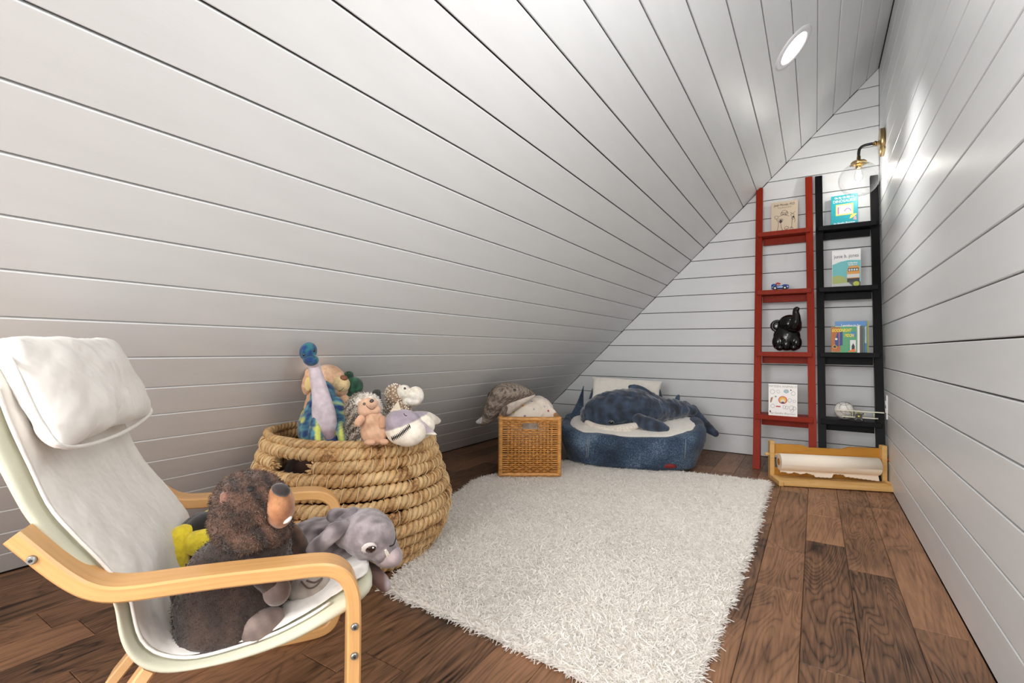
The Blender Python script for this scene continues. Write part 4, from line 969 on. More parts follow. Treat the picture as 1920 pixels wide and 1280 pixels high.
# --- big-eyed grey donkey
t = Toy(650, 1085, .93, 'grey big-eyed donkey plush lying over the front of the armchair seat', name='donkey_plush')
dk = lambda P: mixc(C(92, 82, 84), C(158, 146, 148), vnoise(P*np.array([1.6, 1, .8]), 60, 3)*.8+.55)
bd = t.blob('body', [t.E(595, 1015, .06, 52, 40, .05, -5), t.E(640, 1050, .03, 40, 32, .05), t.E(562, 1030, .07, 30, 46, .04), t.E(660, 1045, .02, 30, 30, .04)], dk, disp=.010, dscale=.03, vox=.0035)
hd = t.blob('head', [t.E(690, 1000, -.015, 50, 42, .058, -28), t.E(660, 990, 0, 34, 34, .05), t.E(712, 1022, -.02, 34, 28, .045, -25)], lambda P: mixc(dk(P), C(150, 140, 142), vnoise(P, 35)*.4+.35), m_fuzz, disp=.006, dscale=.02, vox=.003)
t.blob('snout', [t.E(734, 1040, -.035, 21, 18, .035, -30), t.E(725, 1046, -.03, 24, 14, .032, -10)], lambda P: mixc(C(166, 148, 148), C(150, 136, 138), vnoise(P, 60)+.5), vox=.003)
t.line(hd, [(740, 990), (742, 1005), (738, 1020), (730, 1024)], .0012, 'seam', m_thr)
ey = t.stick(hd, 692, 1027, 'eye_patch', 13, mat('pale_grey_felt', srgb(206, 196, 192), rough=.9), .25, rz=11)
ir = t.stick(hd, 694, 1028, 'eye', 10.5, mat('dark_brown_eye', srgb(46, 26, 22), rough=.1, coat=.7), .5, rz=8.5)
if ir is not None:
    p, n = t.hit(hd, 698, 1023)
    if p is not None: sphere('eye_glint', tuple(p+n*.0065), .0018, m_wht, t.e, 1)
t.blob('ear', t.ch([(662, 975, .0, 11), (645, 966, -.0, 14), (630, 966, .0, 15), (620, 968, .0, 9)], .6), dk, disp=.004, dscale=.02)
t.blob('ear', t.ch([(655, 985, -.03, 10), (635, 990, -.045, 15), (612, 1010, -.05, 17), (592, 1026, -.05, 14), (580, 1032, -.045, 7)], .55), dk, disp=.007, dscale=.02)
t.blob('mane', [t.E(664, 965, -.01, 10, 15, .016, 20), t.E(655, 976, -.012, 12, 18, .016, 50)], C(116, 106, 110), m_fuzz, disp=.006, dscale=.01)
t.blob('foreleg', t.ch([(672, 1062, .0, 16), (700, 1075, -.03, 15), (716, 1090, -.05, 14), (722, 1098, -.055, 12)]), lambda P: mixc(C(112, 84, 78), C(176, 162, 164), (P[:, 0]-t.f.p(722, 1080, -.05)[0])/.008+.5), disp=.003, dscale=.02)
hl = t.blob('hind_leg', [t.E(586, 1098, -.05, 30, 24, .022, 20), t.E(560, 1102, -.03, 20, 24, .03)], lambda P: mixc(C(140, 130, 120), C(168, 158, 148), vnoise(P, 50)+.5), disp=.004, dscale=.02)
t.line(hl, [(565, 1090), (578, 1102), (592, 1098), (604, 1084), (590, 1092), (575, 1088)], .0016, 'hoof_pleat', mat('hoof_shade', srgb(96, 84, 76), rough=.9))
t.line(hd, [(722, 1030), (726, 1042), (733, 1052), (728, 1038), (722, 1030)], .0022, 'nostril_whisker', mat('cream_felt', srgb(222, 212, 198), rough=.9))
rescale(t.e, 1.11)
# ---------------------------------------------------------------- toys and blanket in the rattan basket
fw_ = Frame(np.array([*((a+b_)/2)[:2], .02]))
t = Toy(0, 0, 0, 'grey knitted dolphin plush leaning out of the rattan basket', frame=Frame(at_depth(945, 790, 3.0)), name='dolphin_plush')
kt = lambda P: mixc(C(104, 92, 82), C(160, 146, 132), vnoise(P, 260, 7)*1.4+.5)
m_knit = mat('knitted_wool', (.5, .5, .5), rough=.95, attr=True, var=.35, vscale=120, bump=1., bscale=200)
bd = t.blob('body', t.ch([(903, 792, .03, 6), (915, 782, .03, 12), (926, 762, .01, 18), (942, 741, 0, 23), (962, 737, -.01, 20), (982, 736, -.02, 12), (999, 738, -.025, 4.5)]), kt, m_knit, disp=.003, dscale=.02)
t.blob('belly', t.ch([(952, 768, -.01, 10), (965, 756, -.02, 11), (985, 747, -.02, 8), (1000, 741, -.025, 4)]), C(214, 202, 190), m_vel)
t.blob('tail_fluke', t.ch([(920, 780, .03, 7), (908, 787, .02, 8), (895, 791, .02, 3.5)], .5), C(196, 192, 190), m_fuzz, disp=.004, dscale=.008)
t.blob('flipper', t.ch([(947, 765, -.04, 6), (941, 778, -.05, 6), (936, 786, -.05, 4)], .6), kt, m_knit)
t.blob('fin', [t.E(919, 741, 0, 5, 8, .01, -15)], C(46, 38, 34))
t.stick(bd, 965, 731, 'eye', 2.4, m_eyeb)
m_mus = mat('ivory_muslin', srgb(238, 226, 212), rough=.9, bump=.3, bscale=70, sheen=.2)
bl = Toy(0, 0, 0, 'ivory blanket with coloured dots heaped in the rattan basket', 'blanket', frame=Frame(at_depth(990, 800, 3.12)), name='dotted_blanket')
bd = blob('cloth', [bl.E(988, 778, 0, 44, 33, .13), bl.E(1005, 765, .02, 32, 24, .1), bl.E(985, 810, 0, 46, 30, .12), bl.E(962, 785, 0, 24, 20, .1), bl.E(1020, 778, .0, 22, 24, .09)], m_mus, bl.e, vox=.007, it=6, disp=.025, dscale=.07)
blob('hanging_corner', bl.ch([(1022, 758, -.03, 7), (1034, 775, -.05, 9), (1043, 790, -.05, 10), (1047, 799, -.05, 5)], .6), m_mus, bl.e, vox=.006, disp=.012, dscale=.04)
for x, y, c, r in ((978, 750, (226, 120, 90), 1.8), (997, 752, (160, 160, 180), 2.1), (980, 760, (236, 176, 70), 2.6), (964, 773, (206, 214, 110), 2.2), (1001, 767, (190, 190, 200), 1.8), (984, 780, (140, 140, 160), 2.2), (1005, 783, (196, 60, 60), 2.2), (1028, 770, (180, 60, 70), 1.8), (1021, 762, (190, 190, 195), 1.8)):
    nm = 'dot_%d_%d_%d' % c; bl.stick(bd, x, y, 'dot', r, mat(nm, srgb(*c), rough=.9), .25)
tw = Toy(0, 0, 0, 'pale grey folded cloth peeking out behind the rattan basket', 'cloth', frame=Frame(at_depth(1046, 800, 3.2)), name='folded_cloth')
tw.blob('cloth', [tw.E(1043, 798, 0, 9, 8, .05), tw.E(1036, 806, .0, 10, 10, .05)], C(186, 190, 180), m_fuzz)
# ---------------------------------------------------------------- big navy shark on the bean bag
t = Toy(0, 0, 0, 'large navy blue shark plush with white jaw draped over the denim bean bag', frame=Frame(fb.o+np.array([0, 0, .27])), name='shark_plush')
nv = lambda P: mixc(C(22, 32, 50), C(66, 88, 116), vnoise(P*np.array([1.5, 1, .6]), 30, 3)*.45+.32)
m_nv = mat('navy_plush', (.5, .5, .5), rough=.7, attr=True, var=.3, vscale=22, bump=.5, bscale=60, sheen=.6)
bd = t.blob('body', t.ch([(1112, 778, -.05, 25), (1130, 771, -.05, 34), (1160, 766, -.03, 37), (1192, 765, 0, 37), (1222, 768, .04, 29), (1236, 768, .06, 24), (1243, 768, .07, 21), (1249, 768, .08, 22), (1255, 767, .09, 18.5), (1261, 767, .1, 20), (1267, 766, .11, 16.5), (1274, 766, .12, 17.5), (1284, 767, .13, 13.5), (1298, 770, .14, 9)]), nv, m_nv, vox=.006, it=8, disp=.022, dscale=.06)
jw = t.blob('jaw', t.ch([(1101, 793, -.15, 6), (1120, 802, -.19, 8), (1145, 806, -.2, 9), (1172, 803, -.19, 9), (1194, 797, -.17, 6)]), C(232, 222, 210), m_fuzz, vox=.005)
t.blob('dorsal_fin', t.ch([(1225, 752, -.0, 12), (1205, 735, -.0, 10), (1190, 727, -.0, 7), (1181, 725, 0, 4)], .5)+t.ch([(1190, 742, 0, 10), (1185, 732, 0, 6)], .5), nv, m_nv, vox=.005)
t.blob('pectoral_fin', t.ch([(1198, 787, -.15, 12), (1213, 794, -.19, 13.5), (1232, 799, -.2, 12), (1248, 803, -.2, 7)], .7), nv, m_nv, vox=.005, disp=.01, dscale=.04)
t.blob('tail_fin', t.ch([(1268, 757, .12, 7), (1271, 745, .12, 4), (1272, 742, .12, 3)], .6), nv, m_nv, vox=.004)
t.blob('tail_fin', t.ch([(1298, 768, .16, 10), (1312, 786, .16, 10), (1328, 802, .14, 9), (1342, 813, .12, 6)], .6), nv, m_nv, vox=.005, disp=.008, dscale=.04)
ep = t.stick(bd, 1146, 791.5, 'eye_ring', 5.6, mat('grey_eye_ring', srgb(110, 116, 124), rough=.6), .25, rz=4.5)
t.stick(bd, 1146, 791.5, 'eye', 4.4, m_eyeb, .6, rz=3.4)
for x in range(1122, 1152, 5): t.stick(jw, x, 810-(.02*(x-1137)**2)*.3, 'tooth_stitch', 1.1, m_thr, .4)
# ---------------------------------------------------------------- things on the ladder shelves
m_pages = mat('page_block', srgb(238, 232, 220), rough=.8)
def flat(name, parent, pts, c, y=-.0006, rough=.5):
    m = mat('print_%d_%d_%d' % c, srgb(*c), rough=rough)
    me = bpy.data.meshes.new(name); me.from_pydata([(x, y, z) for x, z in pts], [], [tuple(range(len(pts)))]); return link(name, me, m, parent)
def disc(cx, cz, rx, rz=None, n=20): rz = rz or rx; return [(cx+rx*math.cos(i/n*6.2832), cz+rz*math.sin(i/n*6.2832)) for i in range(n)]
def rect(x0, x1, z0, z1): return [(x0, z0), (x1, z0), (x1, z1), (x0, z1)]
def inkline(parent, pts, c, w, y=-.0008, closed=False, name='drawing'):
    P = np.array(pts, float); n = len(P); V = []; F = []
    for i in range(n):
        a = P[max(i-1, 0)]; b = P[min(i+1, n-1)]; d = (b-a)/(np.linalg.norm(b-a)+1e-9); q = np.array([-d[1], d[0]])*w/2
        V += [(P[i][0]-q[0], y, P[i][1]-q[1]), (P[i][0]+q[0], y, P[i][1]+q[1])]
    F = [(2*i, 2*i+1, 2*i+3, 2*i+2) for i in range(n-1)]
    return V, F
def ink(parent, strokes, c, w, y=-.0008, name='drawing'):
    V, F = join_np([inkline(parent, catmull(s, 4), c, w, y) for s in strokes]); m = mat('print_%d_%d_%d' % c, srgb(*c), rough=.5)
    return link(name, faces_mesh(name, V, F, False), m, parent)
def book(x0, y0, x1, y1, Y, zb, th, cover, label, name='picture_book', spine=None, back=None, lean=0., yaw=0., group=None, cat='book', rnd=True):
    a = on_y(x0, y0, Y); b = on_y(x1, y0, Y); w = b[0]-a[0]; top = on_y((x0+x1)/2, y0, Y)[2]; h = top-zb
    e = empty(name, ((a[0]+b[0])/2, Y, zb), 0, label, cat, group, rot=(lean, 0, yaw))
    mc = mat('cover_%d_%d_%d' % cover, srgb(*cover), rough=.35)
    box('front_cover', -w/2, w/2, 0, .0022, 0, h, mc, e, .0008)
    box('pages', -w/2+.001, w/2-.003, .0022, th-.0022, .002, h-.003, m_pages, e, .0005)
    box('back_cover', -w/2, w/2, th-.0022, th, 0, h, mc, e, .0008)
    box('spine', -w/2-.0006, -w/2+.0015, 0, th, 0, h, mc, e, .0006)
    return e, w, h
# beige sketched book, top shelf of the red ladder
e, w, h = book(1446, 376, 1496, 440, -.07, SZ[0], .014, (214, 196, 172), 'beige picture book with ink sketch on the red ladder\'s top shelf', lean=-.06)
text('Judy Moody, M.D.', h*.105, (0, -.001, h*.89), mat('ink', srgb(64, 48, 42), rough=.6), e, shear=.3, fit=.80*w)
text('The Doctor Is In!', h*.06, (0, -.001, h*.80), mat('ink_pale', srgb(150, 126, 104), rough=.6), e, shear=.3, sx=.9)
X = lambda u: (u-.5)*w
Z = lambda v: v*h
sk = []
for cx, cz, r in ((.5, .63, .10), (.42, .6, .06), (.58, .6, .06), (.2, .5, .07), (.36, .38, .08), (.8, .52, .06), (.82, .42, .05), (.58, .12, .07)):
    sk.append([(X(cx+r*math.cos(t)*(1+.15*math.sin(3*t))), Z(cz+r*.75*math.sin(t))) for t in np.linspace(0, 6.4, 12)])
sk += [[(X(.2), Z(.44)), (X(.28), Z(.3)), (X(.24), Z(.1)), (X(.2), Z(.02))], [(X(.36), Z(.3)), (X(.4), Z(.12)), (X(.46), Z(.05))], [(X(.8), Z(.45)), (X(.78), Z(.25)), (X(.76), Z(.04))], [(X(.86), Z(.45)), (X(.9), Z(.34)), (X(.86), Z(.28))], [(X(.72), Z(.62)), (X(.8), Z(.57)), (X(.9), Z(.63))], [(X(.3), Z(.52)), (X(.45), Z(.56)), (X(.68), Z(.5))], [(X(.7), Z(.04)), (X(.72), Z(.13)), (X(.8), Z(.13)), (X(.84), Z(.03))]]
ink(e, sk, (52, 42, 38), .0022)
flat('drawing', e, disc(X(.36), Z(.36), w*.05, h*.06), (60, 50, 46)); flat('drawing', e, disc(X(.84), Z(.46), w*.035, h*.03), (50, 42, 40), -.0007)
for q in (.52, .58, .64): flat('drawing', e, disc(X(q), Z(.10), w*.018), (160, 60, 70), -.0009)
# blue toy car
fc = Frame((np.array(on_y(1463, 536, -.17))*[1, 1, 0])+[0, 0, SZ[1]])
car = fc.empty('toy_car', 'small blue toy car with red-capped driver on the red ladder', 'toy car')
m_cb = mat('glossy_blue', srgb(16, 78, 160), rough=.25, coat=.5); m_cr = mat('glossy_red', srgb(190, 60, 50), rough=.3); m_tyre = mat('tyre', srgb(24, 24, 26), rough=.6); m_cw = mat('white_gloss', srgb(232, 232, 230), rough=.3)
u = fc.m(1)
box('body', -13*u, 12.5*u, -.022, .022, 2.5*u, 7.5*u, m_cb, car, .006)
blob('bonnet', [ellip((7*u, 0, 7*u), (6*u, .02, 2.8*u)), ellip((-9*u, 0, 8*u), (4.5*u, .021, 3.4*u))], m_cb, car, vox=.003, it=3)
for sx in (-7.5*u, 6.5*u):
    for sy in (-1, 1):
        wh = cyl('wheel', (sx, sy*.019, 3.4*u), (sx, sy*.028, 3.4*u), 3.4*u, m_tyre, car, seg=20)
        cyl('hubcap', (sx, sy*.028, 3.4*u), (sx, sy*.0295, 3.4*u), 1.3*u, m_cw, wh, seg=12)
sphere('driver_head', (-3.5*u, 0, 9.6*u), 2.6*u, mat('skin_tone', srgb(222, 170, 140), rough=.6), car)
blob('driver_cap', [ellip((-3.5*u, 0, 11.4*u), (3.1*u, 3.1*u, 2.0*u)), ellip((-.8*u, 0, 10.8*u), (2.2*u, 2.2*u, .7*u))], m_cr, car, vox=.002, it=2)
box('windscreen', 1.2*u, 2.0*u, -.014, .014, 7*u, 10*u, m_cw, car, .0008)
# black ceramic elephant
fe = Frame((np.array(on_y(1474, 652, -.26))*[1, 1, 0])+[0, 0, SZ[2]])
el = fe.empty('elephant_figurine', 'glossy black ceramic elephant with raised trunk, sitting on the red ladder', 'figurine')
m_cer = mat('glossy_black_ceramic', srgb(9, 8, 8), rough=.1, spec=.45, coat=.0)
q = lambda x, y, dy=0.: tuple(fe.p(x, y, dy)); M = fe.m
def EE(x, y, dy, rx, rz, ry, rot=0): return ellip(q(x, y, dy), (M(rx), ry, M(rz)), (0, -rot, 0))
blob('body', [EE(1475, 632, .0, 20, 22, .065), EE(1475, 615, 0, 16, 18, .05), EE(1459, 641, -.02, 9, 13, .04), EE(1493, 642, -.02, 8, 12, .04), EE(1474, 645, -.045, 8, 10, .03)], m_cer, el, vox=.004, it=6)
hd = blob('head', [EE(1481, 607, -.015, 17, 15, .06), EE(1486, 614, -.03, 12, 10, .05)], m_cer, el, vox=.004, it=6)
blob('trunk', chainparts([(*q(1488, 610, -.06), M(8.5)), (*q(1492, 603, -.07), M(7.5)), (*q(1493, 594, -.07), M(6.2)), (*q(1492, 586, -.07), M(5)), (*q(1493, 580, -.075), M(4.4)), (*q(1495, 579, -.08), M(3.5))]), m_cer, el, vox=.003, it=4)
er = blob('ear', [EE(1458, 611, -.01, 11, 10.5, .016)], m_cer, el, vox=.003, it=4)
blob('ear_rim', chainparts([(*q(1458+10*math.cos(t), 611-9.5*math.sin(t), -.02), M(1.6)) for t in np.linspace(.3, 5.8, 14)]), m_cer, er, vox=.0025, it=1)
blob('ear', [EE(1497, 612, .01, 5, 9, .012)], m_cer, el, vox=.003, it=3)
for x in (1462, 1488): blob('foot', [EE(x, 651, -.05, 6.5, 5.5, .03)], m_cer, el, vox=.003, it=3)
for x, y in ((1486, 609),): sphere('eye', q(x-4, y, -.075), .003, m_wht, el, 1)
# white animal board book
e, w, h = book(1441, 720, 1495, 775, -.40, SZ[3], .022, (238, 234, 230), 'square white board book with small animal drawings on the red ladder', lean=-.05)
text('FIFTEEN ANIMALS!', h*.085, (0, -.001, h*.92), mat('print_grey_green', srgb(150, 160, 150), rough=.5), e, fit=.95*w)
text('by Sandra Boynton', h*.085, (0, -.001, h*.08), mat('print_grey', srgb(150, 146, 146), rough=.5), e, shear=.3, fit=.85*w)
flat('roundel', e, disc(0, h*.5, w*.155), (200, 60, 48), -.0007); flat('roundel', e, disc(0, h*.5, w*.125), (240, 182, 70), -.0009); flat('roundel', e, disc(0, h*.47, w*.075, h*.06), (236, 220, 200), -.0011); flat('roundel', e, disc(0, h*.42, w*.055, h*.03), (50, 60, 110), -.0013)
flat('print', e, disc(X(.62), Z(.78), w*.10, h*.06), (176, 200, 206), -.0007); flat('print', e, disc(X(.78), Z(.82), w*.025), (40, 40, 40), -.0009)
flat('print', e, disc(X(.25), Z(.60), w*.03), (120, 140, 90)); flat('print', e, [(X(.08), Z(.56)), (X(.16), Z(.58)), (X(.1), Z(.4)), (X(.05), Z(.42))], (170, 120, 90)); flat('print', e, rect(X(.26), X(.42), Z(.27), Z(.31)), (200, 90, 80))
flat('print', e, disc(X(.06), Z(.12), w*.025, h*.04), (110, 70, 60))
sk = [[(X(cx+r*math.cos(t)*(1+.2*math.sin(2*t+cx*9))), Z(cz+r*math.sin(t))) for t in np.linspace(0, 6.4, 12)] for cx, cz, r in ((.14, .75, .07), (.34, .76, .05), (.62, .77, .05), (.86, .72, .06), (.74, .50, .06), (.9, .48, .04), (.15, .3, .06), (.55, .28, .05), (.64, .27, .05), (.8, .27, .07), (.9, .26, .05), (.82, .18, .05))]
ink(e, sk, (150, 148, 150), .0018)
# turquoise dinosaur book, top shelf of the black ladder
e, w, h = book(1558, 364, 1608, 425, -.075, SZ[0], .030, (38, 172, 186), 'turquoise book with dinosaur title on the black ladder\'s top shelf', lean=-.06, yaw=-.10)
ww = mat('print_white', srgb(240, 244, 244), rough=.5)
text('Oh My Oh My Oh', h*.09, (0, -.001, h*.915), ww, e, bold=.0006, fit=.74*w); text('DINOSAURS!', h*.13, (0, -.001, h*.80), ww, e, bold=.0004, fit=.84*w)
text('by Sandra Boynton', h*.08, (0, -.001, h*.09), ww, e, shear=.3, fit=.8*w, bold=.0004)
flat('window_frame', e, rect(X(.18), X(.84), Z(.34), Z(.70)), (244, 222, 120), -.0007); flat('window_picture', e, rect(X(.23), X(.79), Z(.38), Z(.66)), (240, 240, 244), -.0009)
flat('window_picture', e, rect(X(.25), X(.30), Z(.39), Z(.62)), (230, 120, 160), -.0011); ink(e, [[(X(.5), Z(.46)), (X(.6), Z(.54)), (X(.7), Z(.52)), (X(.76), Z(.45))]], (140, 110, 190), .005, -.0011)
flat('picture', e, [(X(.7), Z(.2)), (X(.74), Z(.3)), (X(.9), Z(.36)), (X(.98), Z(.33)), (X(.86), Z(.26)), (X(.8), Z(.22))], (236, 220, 110), -.0009); flat('picture', e, [(X(.84), Z(.16)), (X(.88), Z(.28)), (X(.94), Z(.26)), (X(.96), Z(.14))], (236, 170, 190), -.0011)
# boxed paperbacks with a school bus
e, w, h = book(1560, 468, 1614, 531, -.16, SZ[1], .055, (236, 236, 236), 'thick white paperback set with a yellow bus on its cover, on the black ladder', name='paperback_set', yaw=-.08)
text('junie b. jones', h*.13, (0, -.001, h*.83), mat('print_dark', srgb(60, 60, 64), rough=.5), e, fit=.86*w)
flat('cover_ground', e, [(X(.01), Z(.02)), (X(.99), Z(.02)), (X(.99), Z(.70)), (X(.6), Z(.72)), (X(.3), Z(.69)), (X(.01), Z(.62))], (112, 196, 200), -.0006)
flat('cover_ground', e, [(X(.01), Z(.02)), (X(.6), Z(.02)), (X(.45), Z(.28)), (X(.2), Z(.33)), (X(.01), Z(.30))], (176, 190, 110), -.0008); flat('cover_ground', e, [(X(.01), Z(.01)), (X(.99), Z(.01)), (X(.7), Z(.13)), (X(.01), Z(.1))], (206, 208, 206), -.001)
flat('bus', e, [(X(.52), Z(.14)), (X(.95), Z(.14)), (X(.96), Z(.5)), (X(.9), Z(.56)), (X(.62), Z(.56)), (X(.53), Z(.48))], (226, 160, 70), -.001); flat('bus', e, rect(X(.56), X(.92), Z(.42), Z(.50)), (30, 30, 34), -.0012)
for k in range(4): flat('bus_window', e, rect(X(.58+k*.085), X(.64+k*.085), Z(.43), Z(.48)), (220, 230, 232), -.0014)
flat('bus', e, rect(X(.53), X(.95), Z(.25), Z(.34)), (228, 228, 226), -.0013); flat('bus', e, rect(X(.53), X(.95), Z(.13), Z(.23)), (34, 34, 38), -.0013); flat('road', e, [(X(.55), Z(.14)), (X(.99), Z(.14)), (X(.99), Z(.01)), (X(.75), Z(.01))], (80, 84, 84), -.0014)
flat('badge', e, disc(X(.84), Z(.08), w*.105), (196, 206, 70), -.0016)
text('Collection', h*.05, (X(.72), -.0016, Z(.64)), ww, e, bold=.0006); text('Books 1-4', h*.045, (X(.72), -.0016, Z(.59)), ww, e, bold=.0006)
# a row of board books
e, w, h = book(1558.5, 612, 1606.5, 655, -.345, SZ[2], .016, (22, 138, 78), 'small green and orange board book at the front of the black ladder\'s book row', group=None)
flat('cover_ground', e, rect(X(.0), X(.36), Z(.02), Z(.98)), (176, 100, 44), -.0006)
yy = mat('print_yellow', srgb(246, 222, 60), rough=.5)
text('GOODNIGHT', h*.17, (X(.40), -.001, Z(.85)), yy, e, shear=.3, bold=.0008, fit=.78*w); text('MOON', h*.17, (X(.70), -.001, Z(.65)), yy, e, shear=.3, bold=.0008, fit=.38*w)
flat('window_picture', e, [(X(.17), Z(.22)), (X(.45), Z(.28)), (X(.45), Z(.8)), (X(.24), Z(.76)), (X(.14), Z(.45))], (38, 66, 130), -.0008); flat('window_picture', e, [(X(.30), Z(.25)), (X(.33), Z(.26)), (X(.33), Z(.78)), (X(.30), Z(.77))], (200, 110, 70), -.001)
flat('moon', e, disc(X(.2), Z(.52), w*.05), (235, 232, 220), -.001); flat('badge', e, disc(X(.14), Z(.22), w*.085), (238, 190, 90), -.001); flat('badge', e, disc(X(.14), Z(.22), w*.065), (40, 32, 30), -.0012)
flat('fireplace', e, rect(X(.74), X(.96), Z(.05), Z(.48)), (222, 224, 222), -.0008); flat('fireplace', e, [(X(.8), Z(.05)), (X(.92), Z(.05)), (X(.92), Z(.25)), (X(.86), Z(.36)), (X(.8), Z(.25))], (36, 34, 40), -.001); flat('fire', e, [(X(.64), Z(.03)), (X(.95), Z(.03)), (X(.93), Z(.16)), (X(.82), Z(.12))], (234, 110, 40), -.0012); flat('window_picture', e, rect(X(.76), X(.95), Z(.62), Z(.8)), (60, 130, 190), -.0008)
rowb = [((1566, 1612, 611, -.322, .018), (238, 236, 232), 'white-edged board book, second in the black ladder\'s book row'),
        ((1572, 1616, 612, -.298, .015), (70, 40, 44), 'dark maroon board book, third in the black ladder\'s book row'),
        ((1576, 1621, 611, -.275, .016), (20, 80, 52), 'dark green board book, fourth in the black ladder\'s book row'),
        ((1566, 1625, 602, -.250, .014), (44, 124, 192), 'tall blue book whose title starts Learning to be, in the black ladder\'s book row'),
        ((1584, 1629, 602, -.228, .016), (160, 168, 50), 'olive green book at the back of the black ladder\'s book row')]
for (x0, x1, y0, Y, th_k), c, lab in rowb:
    e, w, h = book(x0, y0, x1, 655, Y, SZ[2], th_k, c, lab, group='board books in a row on the black ladder')
    if 'Learning' in lab:
        text('Learning to be', h*.12, (X(.50), -.001, Z(.86)), ww, e, bold=.0009, fit=.62*w); flat('cover_ground', e, [(X(.62), Z(.5)), (X(.99), Z(.5)), (X(.99), Z(.84)), (X(.85), Z(.78))], (190, 214, 236), -.0008)
        flat('cover_ground', e, rect(X(.01), X(.99), Z(.3), Z(.78)), (206, 224, 240), -.0007)
# signed ball
fo = Frame((np.array(on_y(1583, 775, -.35))*[1, 1, 0])+[0, 0, SZ[3]])
rb = fo.m(13.5); ball = fo.empty('ball', 'white ball with grey scribbled lines on the black ladder\'s lowest shelf', 'ball')
m_ball = mat('white_leather', srgb(226, 222, 216), rough=.45, var=.12, vscale=40)
bs = sphere('cover', (0, 0, rb), rb, m_ball, ball, 4)
m_scr = mat('grey_ink', srgb(96, 92, 90), rough=.6)
for k, (tl, ph, r) in enumerate(((20, 0, .45), (60, 40, .7), (-40, 10, .62), (75, -20, .93), (10, 60, .8), (-20, -50, .3))):
    A = rotm(tl, ph, 0); hgt = math.sqrt(1-r*r); P = [A@np.array([r*math.cos(s), r*math.sin(s), hgt])*rb*1.002*(1+.0*math.sin(9*s))+[0, 0, rb] for s in np.linspace(0, 6.28, 40)]
    tube('ink_line', P, .0011, m_scr, ball, 4)
sphere('ink_spot', (.0, -rb*.72, rb*.32), (.006, .003, .005), m_scr, ball)
# toy biplane
fp = Frame((np.array(on_y(1608, 782, -.40))*[1, 1, 0])+[0, 0, SZ[3]])
bi = fp.empty('toy_biplane', 'small silver and yellow toy biplane on the black ladder\'s lowest shelf', 'toy airplane'); u = fp.m(1)
m_sil = mat('silver_paint', srgb(206, 204, 186), rough=.35, metal=.3); m_yel = mat('yellow_paint', srgb(232, 212, 60), rough=.35); m_drk = mat('dark_engine', srgb(50, 48, 46), rough=.4, metal=.5)
blob('fuselage', chainparts([(1.5*u, -.045, 9.5*u, 4.2*u), (1.5*u, -.02, 9.5*u, 4.6*u), (1.5*u, .02, 9.5*u, 3.6*u), (1.5*u, .075, 10.5*u, 1.6*u)]), m_yel, bi, vox=.0025, it=3)
box('upper_wing', -27*u, 32*u, -.035, .0, 15.5*u, 16.6*u, m_sil, bi, .001); box('lower_wing', -20*u, 25*u, -.035, .0, 6.4*u, 7.4*u, m_sil, bi, .001)
for x in (-16*u, -6*u, 9*u, 20*u):
    for y in (-.03, -.006): cyl('strut', (x, y, 7*u), (x, y, 15.8*u), .7*u, m_sil, bi, seg=6)
cyl('engine', (1.5*u, -.062, 9.5*u), (1.5*u, -.045, 9.5*u), 4.4*u, m_drk, bi, seg=14); sphere('spinner', (1.5*u, -.064, 9.5*u), 1.4*u, m_yel, bi, 2)
box('propeller', .6*u, 2.4*u, -.066, -.064, 1.5*u, 17.5*u, m_drk, bi, .0005, M=Matrix.Translation((1.5*u, 0, 9.5*u)) @ Matrix.Rotation(.9, 4, 'Y') @ Matrix.Translation((-1.5*u, 0, -9.5*u)))
box('tailplane', -7*u, 10*u, .068, .085, 10.4*u, 11.1*u, m_sil, bi, .0006); box('tail_fin', 1*u, 2*u, .066, .086, 10.5*u, 16*u, m_yel, bi, .0006)
for x in (-4*u, 7*u):
    cyl('wheel', (x-.9*u, -.035, 2.4*u), (x+.9*u, -.035, 2.4*u), 2.4*u, m_tyre, bi, seg=16); cyl('wheel_strut', (x, -.035, 2.4*u), (1.5*u, -.03, 7*u), .5*u, m_sil, bi, seg=6)
# ---------------------------------------------------------------- wooden paper-roll holder
m_pine = wood('pine_wood', srgb(196, 146, 82), srgb(232, 192, 126), sc=(2.4, 30, 30), rings=2.2, rough=.45, contrast=.7)
m_honey = wood('honey_pine', srgb(166, 110, 36), srgb(206, 150, 62), sc=(2.4, 30, 30), rings=2.2, rough=.4, contrast=.7)
m_paper = mat('paper', srgb(240, 228, 212), rough=.8)
A0 = np.array([-.590, -.640, 0]); A1 = np.array([-.030, -.430, 0])
ang = math.atan2(A1[1]-A0[1], A1[0]-A0[0]); WL = float(np.linalg.norm(A1-A0))
ho = empty('paper_roll_holder', tuple(A0), ang, 'pine floor holder with a white paper roll in front of the ladders', 'paper holder')
def X0(x): return x*WL
for x, s in ((0, 1), (WL, -1)):
    sd = box('side_post', x-.013, x+.013, -.030, .012, .0, .228, m_pine, ho, .004)
    box('side_foot', x-.013, x+.013, -.19, -.031, .0, .030, m_pine, ho, .006, M=Matrix.Identity(4))
    sphere('dowel_end', (x-s*.026, -.01, .145), .011, m_pine if s == 1 else mat('red_knob', srgb(150, 40, 30), rough=.5), ho, 2)
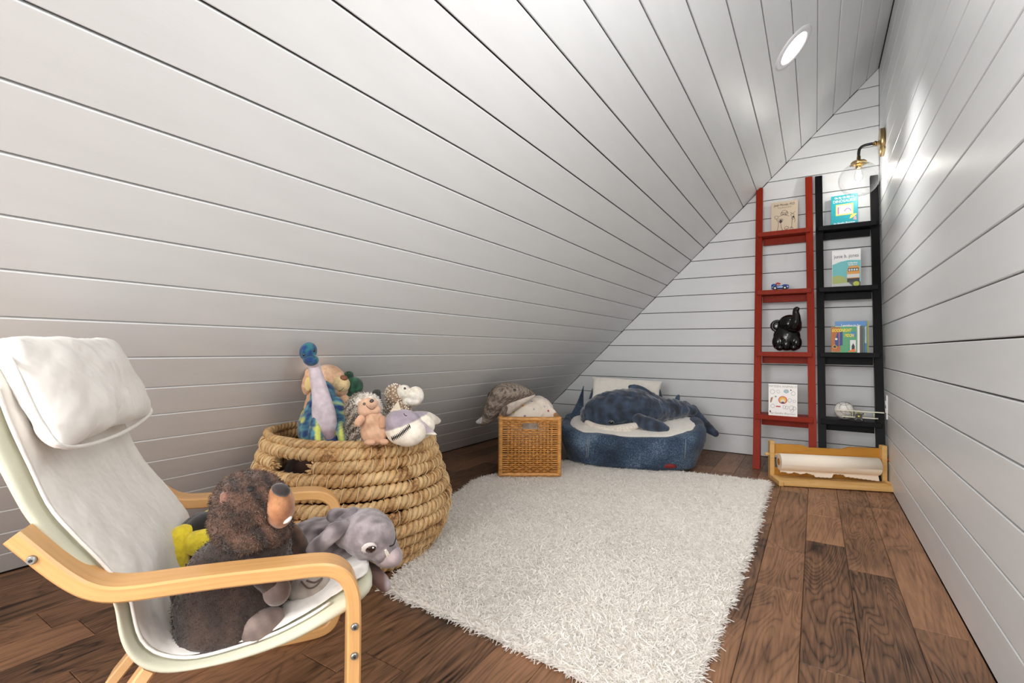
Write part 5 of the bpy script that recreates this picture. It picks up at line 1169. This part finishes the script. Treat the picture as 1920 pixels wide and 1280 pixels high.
# upper back board with shaped top edge
bm = bmesh.new(); top = [(.013, .207), (.17, .207), (.21, .193), (.39, .193), (.43, .207), (WL-.013, .207)]
pts = [(x if x < .3 else x, z) for x, z in top]; pts = [(.013, .150)]+pts+[(WL-.013, .150)]
fv = [bm.verts.new((x, .0, z)) for x, z in pts]; f = bm.faces.new(fv); g = bmesh.ops.extrude_face_region(bm, geom=[f])
for v in g['geom']:
    if isinstance(v, bmesh.types.BMVert): v.co.y += .014
link('back_board', bmmesh('back_board', bm), m_honey, ho)
box('lower_board', .013, WL-.013, -.002, .012, .004, .066, m_honey, ho, .002)
for k, y in enumerate((-.188, -.157, -.126, -.095, -.064, -.033)): box('front_slat', .0135, WL-.0135, y, y+.029, .004, .022, m_pine, ho, .003)
cyl('dowel', (-.03, -.01, .145), (WL+.03, -.01, .145), .0085, m_pine, ho, seg=16)
RC, RZ, RRL = -.052, .112, .049
rl = cyl('paper_roll', (.030, RC, RZ), (WL-.045, RC, RZ), RRL, m_paper, ho, seg=48)
cyl('roll_core', (.026, RC, RZ), (WL-.041, RC, RZ), .02, m_ratd, ho, seg=20)
# loose torn end of the sheet hanging under the roll
bm = bmesh.new(); n = 70; row = []
rt = random.Random(3)
def tear(x):
    u = x/WL; v = .012
    if .0 < u < .38: v = .010+.004*math.sin(u*60)
    if .36 < u < .52: v = .026
    if .52 <= u < .62: v = .004
    if u >= .62: v = .014+.016*min(1, (u-.62)/.3)
    return v+.0015*math.sin(u*170)
for j in range(9):
    r_ = []
    for i in range(n+1):
        x = .032+(WL-.080)*i/n; t = j/8
        a = math.radians(180+8+75*min(1, t/.6)); R1 = RRL+.0012
        y, z = RC+R1*math.cos(a), RZ+R1*math.sin(a)
        if t > .6: y, z = RC+R1*math.cos(math.radians(263))-.012*(t-.6)/.4, RZ+R1*math.sin(math.radians(263))-tear(x)*(t-.6)/.4*1.0
        r_.append(bm.verts.new((x, y, z)))
    row.append(r_)
for j in range(8):
    for i in range(n): bm.faces.new((row[j][i], row[j][i+1], row[j+1][i+1], row[j+1][i]))
link('torn_sheet', bmmesh('torn_sheet', bm, True), m_paper, ho)
